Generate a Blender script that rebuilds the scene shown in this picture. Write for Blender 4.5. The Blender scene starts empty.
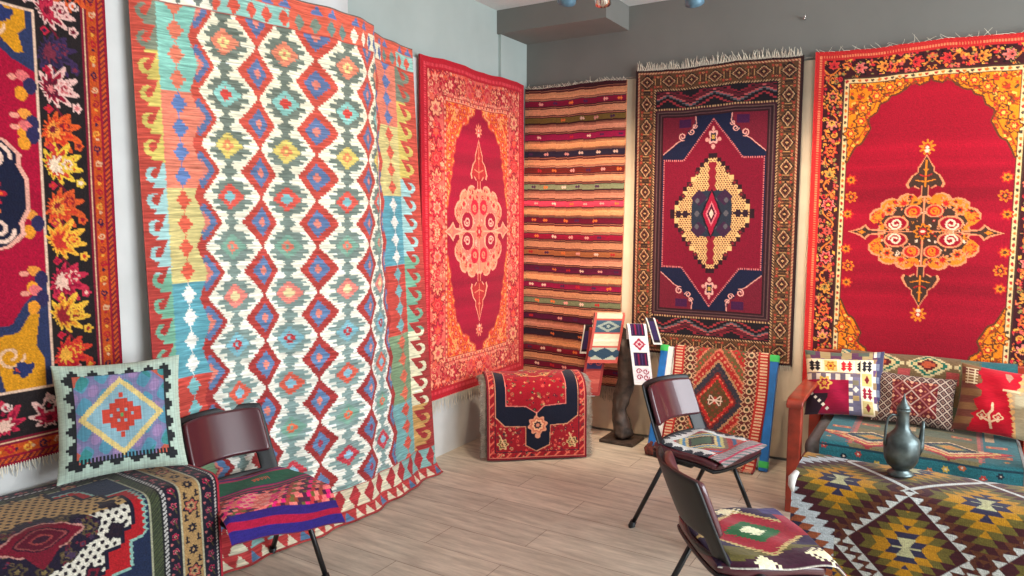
import bpy, bmesh, math, random
import numpy as np
from mathutils import Matrix, Vector

sc = bpy.context.scene
R = math.radians
# ------------------------------------------------------------------ camera
cam_d = bpy.data.cameras.new('camera'); cam = bpy.data.objects.new('camera', cam_d); sc.collection.objects.link(cam)
YAW, PITCH, ROLL, FPX = -0.5466, 0.09663, 0.00188, 725.2
_cy, _sy, _cp, _sp = math.cos(YAW), math.sin(YAW), math.cos(PITCH), math.sin(PITCH)
_f = Vector((_sy*_cp, _cy*_cp, -_sp)); _r = Vector((_cy, -_sy, 0)); _u = _r.cross(_f)
_c, _s = math.cos(ROLL), math.sin(ROLL)
_r2 = _c*_r + _s*_u; _u2 = -_s*_r + _c*_u
cam.matrix_world = Matrix(((_r2.x, _u2.x, -_f.x, 2.8108), (_r2.y, _u2.y, -_f.y, -4.7891), (_r2.z, _u2.z, -_f.z, 1.55), (0, 0, 0, 1)))
cam_d.sensor_width = 36; cam_d.lens = FPX*36/1024; cam_d.clip_start = .05
sc.camera = cam
# ------------------------------------------------------------------ world, lights, exposure
w = bpy.data.worlds.new('daylight'); sc.world = w; w.use_nodes = True
w.node_tree.nodes['Background'].inputs[0].default_value = (.95, .98, 1, 1)
w.node_tree.nodes['Background'].inputs[1].default_value = 0.15
def area(name, loc, aim, sx, sy, power, col):
    l = bpy.data.lights.new(name, 'AREA'); l.shape = 'RECTANGLE'; l.size = sx; l.size_y = sy; l.energy = power; l.color = col
    o = bpy.data.objects.new(name, l); sc.collection.objects.link(o); o.location = loc
    o.rotation_euler = (Vector(aim)-Vector(loc)).to_track_quat('-Z', 'Y').to_euler(); return o
area('window_daylight', (5.70, -2.15, 1.60), (0, -2.45, 1.35), 3.9, 2.3, 275, (.88, .95, 1))
area('shopfront_daylight', (2.6, -7.4, 1.5), (2.6, 0, 1.4), 4.6, 2.4, 14, (.93, .97, 1))
def spot(loc, aim, power, deg=62, col=(1, .78, .56), blend=.7):
    l = bpy.data.lights.new('spot_beam', 'SPOT'); l.energy = power; l.color = col; l.spot_size = R(deg); l.spot_blend = blend; l.shadow_soft_size = .05
    o = bpy.data.objects.new('spot_beam', l); sc.collection.objects.link(o); o.location = loc
    o.rotation_euler = (Vector(aim)-Vector(loc)).to_track_quat('-Z', 'Y').to_euler(); return o
SPOTS = [((1.13, -1.52, 2.60), (.15, -.3, 1.0), 92), ((1.27, -1.40, 2.60), (.70, 0, 1.0), 74), ((1.66, -1.17, 2.60), (1.55, 0, 1.15), 66), ((2.9, -1.7, 2.70), (2.80, 0, 1.35), 98)]  # last one is out of view, added for warm light on the right rug
for a, b, e in SPOTS: spot(Vector(a)+(Vector(b)-Vector(a)).normalized()*.03, b, e, 74)
sc.view_settings.view_transform = 'Standard'; sc.view_settings.look = 'None'
sc.view_settings.exposure = 0.12; sc.view_settings.gamma = 1; sc.view_settings.use_curve_mapping = False
sc.cycles.use_denoising = True; sc.cycles.max_bounces = 6; sc.cycles.diffuse_bounces = 4

# ------------------------------------------------------------------ helpers
rng = np.random.default_rng(7); random.seed(7)
def lin(c):
    c = np.clip(np.asarray(c, float)/255., 0, 1)
    return np.where(c <= .04045, c/12.92, ((c+.055)/1.055)**2.4)
def rgba(c): return tuple(float(v) for v in lin(c))+(1.,)
def tag(o, label=None, cat=None, group=None, kind=None):
    if label: o['label'] = label
    if cat: o['category'] = cat
    if group: o['group'] = group
    if kind: o['kind'] = kind
    return o
def empty(name, loc=(0, 0, 0), rz=0):
    o = bpy.data.objects.new(name, None); sc.collection.objects.link(o); o.location = loc; o.rotation_euler = (0, 0, rz); return o
def mat(name, col, rough=.8, metal=0., noise=0., nscale=40., bump=0., bscale=200., coat=0., spec=.5):
    m = bpy.data.materials.new(name); m.use_nodes = True; nt = m.node_tree; b = nt.nodes['Principled BSDF']
    b.inputs['Base Color'].default_value = rgba(col); b.inputs['Roughness'].default_value = rough; b.inputs['Metallic'].default_value = metal
    b.inputs['Coat Weight'].default_value = coat; b.inputs['Specular IOR Level'].default_value = spec
    tc = nt.nodes.new('ShaderNodeTexCoord')
    if noise:
        n = nt.nodes.new('ShaderNodeTexNoise'); n.inputs['Scale'].default_value = nscale; n.inputs['Detail'].default_value = 6
        r = nt.nodes.new('ShaderNodeValToRGB'); c = np.array(col, float)
        r.color_ramp.elements[0].color = rgba(c*(1-noise)); r.color_ramp.elements[1].color = rgba(np.minimum(c*(1+noise), 255))
        r.color_ramp.elements[0].position = .3; r.color_ramp.elements[1].position = .7
        nt.links.new(tc.outputs['Object'], n.inputs['Vector']); nt.links.new(n.outputs['Fac'], r.inputs['Fac']); nt.links.new(r.outputs['Color'], b.inputs['Base Color'])
    if bump:
        n = nt.nodes.new('ShaderNodeTexNoise'); n.inputs['Scale'].default_value = bscale; n.inputs['Detail'].default_value = 3
        bp = nt.nodes.new('ShaderNodeBump'); bp.inputs['Strength'].default_value = bump; bp.inputs['Distance'].default_value = .003
        nt.links.new(tc.outputs['Object'], n.inputs['Vector']); nt.links.new(n.outputs['Fac'], bp.inputs['Height']); nt.links.new(bp.outputs['Normal'], b.inputs['Normal'])
    return m
def wool(name, bump, scale, var, stretch=(1, 1, 1)):
    """woven wool: dye colours come from the 'dye' attribute, thread variation and relief are noise"""
    m = bpy.data.materials.new(name); m.use_nodes = True; nt = m.node_tree; b = nt.nodes['Principled BSDF']
    a = nt.nodes.new('ShaderNodeAttribute'); a.attribute_name = 'dye'
    tc = nt.nodes.new('ShaderNodeTexCoord'); mp = nt.nodes.new('ShaderNodeMapping'); mp.inputs['Scale'].default_value = stretch
    n = nt.nodes.new('ShaderNodeTexNoise'); n.inputs['Scale'].default_value = scale; n.inputs['Detail'].default_value = 3
    mr = nt.nodes.new('ShaderNodeMapRange'); mr.inputs['From Min'].default_value = .3; mr.inputs['From Max'].default_value = .7
    mr.inputs['To Min'].default_value = 1-var; mr.inputs['To Max'].default_value = 1+var
    mx = nt.nodes.new('ShaderNodeVectorMath'); mx.operation = 'MULTIPLY'
    bp = nt.nodes.new('ShaderNodeBump'); bp.inputs['Strength'].default_value = bump; bp.inputs['Distance'].default_value = .004
    L = nt.links.new
    L(tc.outputs['Object'], mp.inputs['Vector']); L(mp.outputs['Vector'], n.inputs['Vector']); L(n.outputs['Fac'], mr.inputs['Value'])
    L(a.outputs['Color'], mx.inputs[0]); L(mr.outputs['Result'], mx.inputs[1]); L(mx.outputs['Vector'], b.inputs['Base Color'])
    L(n.outputs['Fac'], bp.inputs['Height']); L(bp.outputs['Normal'], b.inputs['Normal'])
    b.inputs['Roughness'].default_value = .92; b.inputs['Specular IOR Level'].default_value = .25
    b.inputs['Sheen Weight'].default_value = .12
    return m
PILE = wool('wool_pile', .5, 160, .16); FLAT = wool('flat_weave', .6, 95, .13, (.35, .35, 2.2))
M = dict(
    wall=mat('wall_paint', (172, 183, 179), .9, noise=.03, nscale=3, bump=.08), wallb=mat('back_wall_grey', (118, 117, 112), .9, noise=.03, nscale=3, bump=.08),  # back wall and beam get a darker base colour than the left wall
    ceil=mat('ceiling_paint', (215, 216, 214), .9, noise=.02),
    panel=mat('cream_panel', (214, 214, 212), .85, noise=.03, nscale=6, bump=.05),
    curtain=mat('beige_cloth_panel', (205, 186, 160), .9, noise=.04, nscale=8, bump=.1),
    black=mat('black_plastic', (15, 16, 19), .42, bump=.12, bscale=500), steel=mat('black_tube', (18, 18, 22), .3),
    vinyl=mat('maroon_vinyl', (78, 28, 38), .3, coat=.5, bump=.05, bscale=300), wood=mat('red_wood', (150, 52, 34), .35, noise=.18, nscale=14, coat=.2),
    grey=mat('grey_mattress', (104, 100, 98), .95, noise=.08, bump=.4), bluepaint=mat('blue_paint', (28, 104, 176), .4, noise=.08, nscale=20),
    white=mat('white_paint', (230, 232, 232), .5, noise=.02), green=mat('green_tape', (60, 190, 90), .5, noise=.03),
    trunk=mat('dark_driftwood', (58, 46, 40), .55, noise=.45, nscale=18, bump=1., bscale=40), cotton=mat('cotton_fringe', (226, 216, 196), .95, noise=.06),
    copper=mat('tinned_copper', (88, 98, 98), .38, metal=.85, noise=.22, nscale=20, bump=.2, bscale=60), box=mat('dark_chest_wood', (62, 48, 40), .6, noise=.3, nscale=12),
    greyfringe=mat('grey_wool', (140, 132, 122), .95, noise=.2), lamp=mat('lamp_metal', (40, 44, 52), .35, metal=.3), chrome=mat('lamp_reflector', (220, 215, 210), .12, metal=1.),
    bluelamp=mat('blue_grey_metal', (92, 128, 148), .4, metal=.2, noise=.1), piping=mat('pale_backing', (205, 200, 196), .9, noise=.04))

def obj_from(name, verts, faces, m, parent=None, smooth=False):
    me = bpy.data.meshes.new(name); me.from_pydata([tuple(map(float, v)) for v in verts], [], faces); me.validate(); me.update()
    if smooth: me.polygons.foreach_set('use_smooth', [True]*len(me.polygons))
    me.materials.append(m); o = bpy.data.objects.new(name, me); sc.collection.objects.link(o); o.parent = parent; return o
def bobj(name, bm, m, parent=None, smooth=False, bevel=0):
    bmesh.ops.recalc_face_normals(bm, faces=bm.faces)
    me = bpy.data.meshes.new(name); bm.to_mesh(me); bm.free()
    if smooth: me.polygons.foreach_set('use_smooth', [True]*len(me.polygons))
    me.materials.append(m); o = bpy.data.objects.new(name, me); sc.collection.objects.link(o); o.parent = parent
    if bevel:
        b = o.modifiers.new('bevel', 'BEVEL'); b.width = bevel; b.segments = 3; b.limit_method = 'ANGLE'
        me.polygons.foreach_set('use_smooth', [True]*len(me.polygons))
        wn = o.modifiers.new('normals', 'WEIGHTED_NORMAL')
    return o
def box(bm, x0, y0, z0, x1, y1, z1, mtx=None):
    vs = [bm.verts.new(p) for p in [(x0, y0, z0), (x1, y0, z0), (x1, y1, z0), (x0, y1, z0), (x0, y0, z1), (x1, y0, z1), (x1, y1, z1), (x0, y1, z1)]]
    for f in [(0, 3, 2, 1), (4, 5, 6, 7), (0, 1, 5, 4), (1, 2, 6, 5), (2, 3, 7, 6), (3, 0, 4, 7)]: bm.faces.new([vs[i] for i in f])
    if mtx is not None:
        for v in vs: v.co = mtx @ v.co
    return vs
def boxo(name, a, b, m, parent=None, bevel=0):
    bm = bmesh.new(); box(bm, *a, *b); return bobj(name, bm, m, parent, bevel=bevel)
def tube(bm, pts, rad, seg=10, cap=True):
    pts = [Vector(p) for p in pts]; n = len(pts); rad = rad if hasattr(rad, '__len__') else [rad]*n
    rings = []; prev = None
    for i, p in enumerate(pts):
        d = (pts[min(i+1, n-1)]-pts[max(i-1, 0)]).normalized()
        if prev is None: a = d.orthogonal().normalized()
        else: a = (prev-d*prev.dot(d)).normalized()
        prev = a; b = d.cross(a)
        rings.append([bm.verts.new(p+rad[i]*(math.cos(2*math.pi*k/seg)*a+math.sin(2*math.pi*k/seg)*b)) for k in range(seg)])
    for r0, r1 in zip(rings, rings[1:]):
        for k in range(seg): bm.faces.new((r0[k], r0[(k+1) % seg], r1[(k+1) % seg], r1[k]))
    if cap: bm.faces.new(rings[0][::-1]); bm.faces.new(rings[-1])
def lathe(bm, prof, seg=40, c=(0, 0)):
    rings = [[bm.verts.new((c[0]+r*math.cos(2*math.pi*k/seg), c[1]+r*math.sin(2*math.pi*k/seg), z)) for k in range(seg)] for r, z in prof]
    for r0, r1 in zip(rings, rings[1:]):
        for k in range(seg): bm.faces.new((r0[k], r0[(k+1) % seg], r1[(k+1) % seg], r1[k]))
    bm.faces.new(rings[0][::-1]); bm.faces.new(rings[-1])

# ---- painter's grid: every knot of a textile gets its dye colour from shapes laid out in metres
class Cv:
    def __init__(s, w, h, d, bg):
        s.w, s.h = w, h; s.nx = int(w/d)+1; s.ny = int(h/d)+1
        s.xs = np.linspace(0, w, s.nx); s.ys = np.linspace(0, h, s.ny); s.X, s.Y = np.meshgrid(s.xs, s.ys)
        s.A = np.empty((s.ny, s.nx, 3)); s.A[:] = bg; s.clip = None
    def put(s, mask, col, sl=None):
        A = s.A if sl is None else s.A[sl]
        if s.clip is not None: mask = mask & (s.clip if sl is None else s.clip[sl])
        A[mask] = col
    def win(s, x0, y0, x1, y1):
        i0, i1 = np.searchsorted(s.xs, [x0, x1]); j0, j1 = np.searchsorted(s.ys, [y0, y1])
        return (slice(j0, j1), slice(i0, i1))
    def rect(s, x0, y0, x1, y1, col):
        sl = s.win(x0, y0, x1, y1); s.put(np.ones(s.X[sl].shape, bool), col, sl)
    def pm(s, pts, sl, q=None):
        X, Y = s.X[sl], s.Y[sl]
        if q: X = (np.floor(X/q[0])+.5)*q[0]; Y = (np.floor(Y/q[1])+.5)*q[1]
        ins = np.zeros(X.shape, bool); n = len(pts)
        for i in range(n):
            (xa, ya), (xb, yb) = pts[i], pts[(i+1) % n]
            if ya == yb: continue
            ins ^= ((Y >= min(ya, yb)) & (Y < max(ya, yb)) & (X < xa+(Y-ya)*(xb-xa)/(yb-ya)))
        return ins
    def poly(s, pts, col, q=None):
        a = np.array(pts); m = .001 if not q else max(q)
        sl = s.win(a[:, 0].min()-m, a[:, 1].min()-m, a[:, 0].max()+m, a[:, 1].max()+m); s.put(s.pm(pts, sl, q), col, sl)
    def ell(s, x, y, a, b, col, ang=0):
        r = max(a, b); sl = s.win(x-r, y-r, x+r, y+r); c, t = math.cos(ang), math.sin(ang)
        dx, dy = s.X[sl]-x, s.Y[sl]-y; s.put(((c*dx+t*dy)/a)**2+((c*dy-t*dx)/b)**2 < 1, col, sl)
    def dia(s, x, y, a, b, col, q=0):
        sl = s.win(x-a, y-b, x+a, y+b); dx, dy = np.abs(s.X[sl]-x), np.abs(s.Y[sl]-y)
        if q: dy = np.round(dy/q)*q
        s.put(dx/a+dy/b < 1, col, sl)
    def line(s, pts, wd, col, closed=False, dash=None):
        pts = list(pts)+([pts[0]] if closed else []); L = 0
        for (xa, ya), (xb, yb) in zip(pts, pts[1:]):
            sl = s.win(min(xa, xb)-wd, min(ya, yb)-wd, max(xa, xb)+wd, max(ya, yb)+wd); X, Y = s.X[sl], s.Y[sl]
            l2 = (xb-xa)**2+(yb-ya)**2+1e-12; t = np.clip(((X-xa)*(xb-xa)+(Y-ya)*(yb-ya))/l2, 0, 1)
            d = np.hypot(X-xa-t*(xb-xa), Y-ya-t*(yb-ya)) < wd/2
            if dash: d &= ((L+t*math.sqrt(l2)) % dash) < dash*.55
            s.put(d, col, sl); L += math.sqrt(l2)
    def flower(s, x, y, r, n, cols, ang=0, sharp=.3, sq=1.):
        """lobed palmette in concentric dyes"""
        sl = s.win(x-r*1.3, y-r*1.3, x+r*1.3, y+r*1.3); dx, dy = s.X[sl]-x, (s.Y[sl]-y)/sq
        rho = np.hypot(dx, dy)+1e-9; th = np.arctan2(dy, dx)+ang; lob = 1-sharp*np.sin(n*th/2)**2*1.1
        for k, c in enumerate(cols): s.put(rho < r*lob*(1-k/len(cols)), c, sl)
    def leaf(s, x, y, r, ang, cols, teeth=5):
        """jagged fan leaf pointing along ang"""
        sl = s.win(x-r*1.2, y-r*1.2, x+r*1.2, y+r*1.2); dx, dy = s.X[sl]-x, s.Y[sl]-y
        rho = np.hypot(dx, dy)/r; th = np.arctan2(dy, dx)-ang; th = np.arctan2(np.sin(th), np.cos(th))
        lob = (.62+.38*np.cos(th))*(1-.42*np.sin(teeth*th)**2)
        for k, c in enumerate(cols): s.put(rho < lob*(1-.26*k), c, sl)
    def spiral(s, x, y, r, wd, col, ang=0, turns=1.4, sgn=1):
        s.line([(x+r*(1-.72*t)*math.cos(ang+sgn*t*turns*2*math.pi), y+r*(1-.72*t)*math.sin(ang+sgn*t*turns*2*math.pi)) for t in np.linspace(0, 1, 22)], wd, col)
    def specks(s, reg, n, cols, r0, r1, out=None, rg=None):
        rg = rg or rng; ks = np.argwhere(reg)
        if not len(ks): return
        for j, i in ks[rg.integers(0, len(ks), n)]:
            x, y = s.xs[i], s.ys[j]; r = rg.uniform(r0, r1); c = cols[rg.integers(0, len(cols))]; k = rg.integers(0, 4)
            old = s.clip; s.clip = reg if old is None else reg & old
            if k == 0: s.flower(x, y, r, int(rg.integers(4, 7)), ([out] if out is not None else [])+[c, cols[rg.integers(0, len(cols))]], rg.uniform(0, 3))
            elif k == 1: s.leaf(x, y, r*1.25, rg.uniform(0, 6.28), [c, cols[rg.integers(0, len(cols))]], 3)
            elif k == 2: s.spiral(x, y, r, r*.35, c, rg.uniform(0, 6), 1.1)
            else: s.ell(x, y, r*.7, r*.45, c, rg.uniform(0, 3))
            s.clip = old
    def mirx(s): h = s.nx//2; s.A[:, s.nx-h:] = s.A[:, :h][:, ::-1]
    def miry(s): h = s.ny//2; s.A[s.ny-h:] = s.A[:h][::-1]
    def abrash(s, amt, k=14, soft=.35):
        n = s.ny; v = np.interp(np.arange(n), np.linspace(0, n, k+3), rng.uniform(-amt, amt, k+3))+rng.uniform(-amt*soft, amt*soft, n)
        s.A *= (1+v)[:, None, None]
    def rows(s, amt, every=1):
        """ragged weft ends: shift each row a little"""
        for j in range(0, s.ny, every):
            s.A[j:j+every] = np.roll(s.A[j:j+every], int(round(rng.normal()*amt)), axis=1)
def tri(x): return 2*np.abs(x-np.floor(x+.5))          # 0..1 triangle wave
def sym4(cx, cy, q):
    """closed outline from its upper right quarter (top ... right), offsets with y upward"""
    a = [(cx+x, cy-y) for x, y in q]; b = [(cx+x, cy+y) for x, y in q[::-1]]; c = [(cx-x, cy+y) for x, y in q]; d = [(cx-x, cy-y) for x, y in q[::-1]]
    return a+b+c+d

def grid(name, P, A, thick, m, parent=None, backcol=None):
    """cloth body: front grid with dyes, coarse back, closed edge"""
    ny, nx, _ = P.shape; du = np.gradient(P, axis=1); dv = np.gradient(P, axis=0); n = np.cross(dv, du); n /= np.linalg.norm(n, axis=2, keepdims=True)+1e-12
    B = P-n*thick; ii = np.arange(ny*nx).reshape(ny, nx)
    q = np.stack([ii[:-1, :-1], ii[1:, :-1], ii[1:, 1:], ii[:-1, 1:]], -1).reshape(-1, 4)
    ring = np.concatenate([ii[:-1, 0], ii[-1, :-1], ii[:0:-1, -1], ii[0, :0:-1]]); Bf = B.reshape(-1, 3); Pf = P.reshape(-1, 3); Af = lin(A).reshape(-1, 3)
    nr = len(ring); o1 = ny*nx; side = np.stack([ring, o1+np.arange(nr), o1+(np.arange(nr)+1) % nr, np.roll(ring, -1)], -1)
    js = np.unique(np.r_[np.arange(0, ny, max(1, ny//60)), ny-1]); is_ = np.unique(np.r_[np.arange(0, nx, max(1, nx//60)), nx-1])
    bk = B[np.ix_(js, is_)]; bn = bk.shape; o2 = o1+nr; bi = o2+np.arange(bn[0]*bn[1]).reshape(bn[0], bn[1])
    bq = np.stack([bi[:-1, :-1], bi[:-1, 1:], bi[1:, 1:], bi[1:, :-1]], -1).reshape(-1, 4)
    V = np.concatenate([Pf, Bf[ring], bk.reshape(-1, 3)]); F = np.concatenate([q, side[:, ::-1], bq])
    bcol = Af.mean(0)*.8 if backcol is None else lin(backcol)
    C = np.concatenate([Af, Af[ring]*.8, np.tile(bcol, (bn[0]*bn[1], 1))])
    me = bpy.data.meshes.new(name); me.vertices.add(len(V)); me.vertices.foreach_set('co', V.astype(np.float32).ravel())
    me.loops.add(len(F)*4); me.loops.foreach_set('vertex_index', F.astype(np.int32).ravel())
    me.polygons.add(len(F)); me.polygons.foreach_set('loop_start', (np.arange(len(F))*4).astype(np.int32)); me.update(calc_edges=True)
    me.polygons.foreach_set('use_smooth', np.r_[np.ones(len(q), bool), np.zeros(len(side), bool), np.ones(len(bq), bool)])
    at = me.color_attributes.new('dye', 'FLOAT_COLOR', 'POINT'); at.data.foreach_set('color', np.c_[C, np.ones(len(C))].astype(np.float32).ravel())
    me.materials.append(m); o = bpy.data.objects.new(name, me); sc.collection.objects.link(o); o.parent = parent; return o
def fringe(parent, starts, dirs, ln, m, rad=.0022, wild=.25, name='fringe'):
    bm = bmesh.new(); rg = random.Random(len(starts))
    for s, d in zip(starts, dirs):
        s, d = Vector(s), Vector(d).normalized(); l = ln*rg.uniform(.65, 1.1); e = Vector([rg.uniform(-wild, wild) for _ in range(3)])*l
        tube(bm, [s-d*.004, s+d*l*.5+e*.35, s+d*l+e], [rad, rad*.9, rad*.5], 4)
    return tag(bobj(name, bm, m, parent), kind='stuff')
def wall_rug(name, cv, axis, u0, z0, m, thick=.012, wob=.010, off=.05, seed=1, shear=0., curl=0.):
    """rug hanging on the left wall (axis 0, u = y) or the back wall (axis 1, u = x)"""
    X, Y = cv.X, cv.Y; d = off+wob*(.5*np.sin(X*5.1+seed)+.35*np.sin(X*11+seed*2+Y*1.3)+.25*np.sin(Y*3+seed))+curl*(Y/cv.h)**3
    u = u0+X+shear*Y; z = z0-Y+.006*np.sin(X*9+seed)*(1-Y/cv.h)-.004*np.abs(np.sin(X*14))*(1-Y/cv.h)
    P = np.stack([d, u, z], -1) if axis == 0 else np.stack([u, -d, z], -1)
    return grid(name, P, cv.A, thick, m), P

# ------------------------------------------------------------------ the room
def plane_box(name, a, b, m): return tag(boxo(name, a, b, m), kind='structure')
def floor_mat():
    m = bpy.data.materials.new('floor_planks'); m.use_nodes = True; nt = m.node_tree; b = nt.nodes['Principled BSDF']; L = nt.links.new
    tc = nt.nodes.new('ShaderNodeTexCoord'); br = nt.nodes.new('ShaderNodeTexBrick'); br.offset = .37
    for k, v in dict(Scale=1., **{'Mortar Size': .0022, 'Brick Width': 1.15, 'Row Height': .215, 'Bias': 0.}).items(): br.inputs[k].default_value = v
    br.inputs['Color1'].default_value = rgba((232, 218, 198)); br.inputs['Color2'].default_value = rgba((212, 199, 181)); br.inputs['Mortar'].default_value = rgba((170, 150, 132))
    mp = nt.nodes.new('ShaderNodeMapping'); mp.inputs['Scale'].default_value = (2.2, 16, 1); n = nt.nodes.new('ShaderNodeTexNoise'); n.inputs['Scale'].default_value = 1.6; n.inputs['Detail'].default_value = 9; n.inputs['Roughness'].default_value = .68
    n2 = nt.nodes.new('ShaderNodeTexNoise'); n2.inputs['Scale'].default_value = 3.; n2.inputs['Detail'].default_value = 4
    cr = nt.nodes.new('ShaderNodeValToRGB'); cr.color_ramp.elements[0].position = .32; cr.color_ramp.elements[0].color = (.62, .60, .58, 1); cr.color_ramp.elements[1].position = .66; cr.color_ramp.elements[1].color = (1.08, 1.07, 1.06, 1)
    cr2 = nt.nodes.new('ShaderNodeValToRGB'); cr2.color_ramp.elements[0].position = .35; cr2.color_ramp.elements[0].color = (.86, .85, .85, 1); cr2.color_ramp.elements[1].position = .6; cr2.color_ramp.elements[1].color = (1, 1, 1, 1)
    mx = nt.nodes.new('ShaderNodeVectorMath'); mx.operation = 'MULTIPLY'; mx2 = nt.nodes.new('ShaderNodeVectorMath'); mx2.operation = 'MULTIPLY'
    L(tc.outputs['Object'], br.inputs['Vector']); L(tc.outputs['Object'], mp.inputs['Vector']); L(mp.outputs['Vector'], n.inputs['Vector']); L(tc.outputs['Object'], n2.inputs['Vector'])
    L(n.outputs['Fac'], cr.inputs['Fac']); L(n2.outputs['Fac'], cr2.inputs['Fac']); L(br.outputs['Color'], mx.inputs[0]); L(cr.outputs['Color'], mx.inputs[1])
    L(mx.outputs['Vector'], mx2.inputs[0]); L(cr2.outputs['Color'], mx2.inputs[1]); L(mx2.outputs['Vector'], b.inputs['Base Color'])
    bp = nt.nodes.new('ShaderNodeBump'); bp.inputs['Strength'].default_value = .25; bp.inputs['Distance'].default_value = .002; L(n.outputs['Fac'], bp.inputs['Height']); L(bp.outputs['Normal'], b.inputs['Normal'])
    b.inputs['Roughness'].default_value = .48; b.inputs['Specular IOR Level'].default_value = .4
    return m
XR, YF, ZC = 5.8, -7.6, 2.99
plane_box('floor', (-.1, YF, -.1), (XR, .1, 0), floor_mat())
plane_box('wall_left', (-.15, YF, 0), (0, .15, ZC), M['wall'])
plane_box('wall_back', (0, 0, 0), (XR, .15, ZC), M['wallb'])
plane_box('ceiling', (-.15, YF, ZC), (XR, .15, ZC+.1), M['ceil'])
# right wall around its window, out of the picture
bm = bmesh.new(); box(bm, XR, YF, 0, XR+.12, .15, .35); box(bm, XR, YF, 2.75, XR+.12, .15, ZC); box(bm, XR, -.15, .35, XR+.12, .15, 2.75); box(bm, XR, YF, .35, XR+.12, -4.15, 2.75)
tag(bobj('wall_right', bm, M['wall']), kind='structure')
# cream cladding the rugs hang against
tag(boxo('trim_1', (0, -5.2, 0), (.012, -.20, 2.50), M['panel']), kind='structure')
xs = np.linspace(.0, 3.9, 300); bm = bmesh.new(); fr = [(x, -.014-.006*math.sin(x*41)-.004*math.sin(x*17)) for x in xs]
va = [bm.verts.new((x, y, .02)) for x, y in fr]; vb = [bm.verts.new((x, y, 2.50)) for x, y in fr]; vc = [bm.verts.new((x, -.001, 2.50)) for x, y in fr]
for i in range(len(fr)-1): bm.faces.new((va[i], va[i+1], vb[i+1], vb[i])); bm.faces.new((vb[i], vb[i+1], vc[i+1], vc[i]))
tag(bobj('trim_2', bm, M['curtain'], smooth=True), kind='structure')
# boxed beam along the back wall and the pilaster under it
plane_box('trim_3', (0, -.38, 2.83), (.83, 0, ZC), M['wallb'])
plane_box('trim_4', (0, -.36, 0), (.022, -.001, 2.83), M['wall'])
# round column half sunk in the left wall behind the big kilim
bm = bmesh.new(); seg = 48
c0 = [bm.verts.new((-.07+.255*math.cos(a), -2.16+.275*math.sin(a), 0)) for a in np.linspace(0, 2*math.pi, seg, endpoint=False)]; c1 = [bm.verts.new((v.co.x, v.co.y, ZC)) for v in c0]
for k in range(seg): bm.faces.new((c0[k], c0[(k+1) % seg], c1[(k+1) % seg], c1[k]))
tag(bobj('trim_5', bm, M['panel'], smooth=True), kind='structure')

WG = 'rugs and kilims hanging on the walls'
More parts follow.
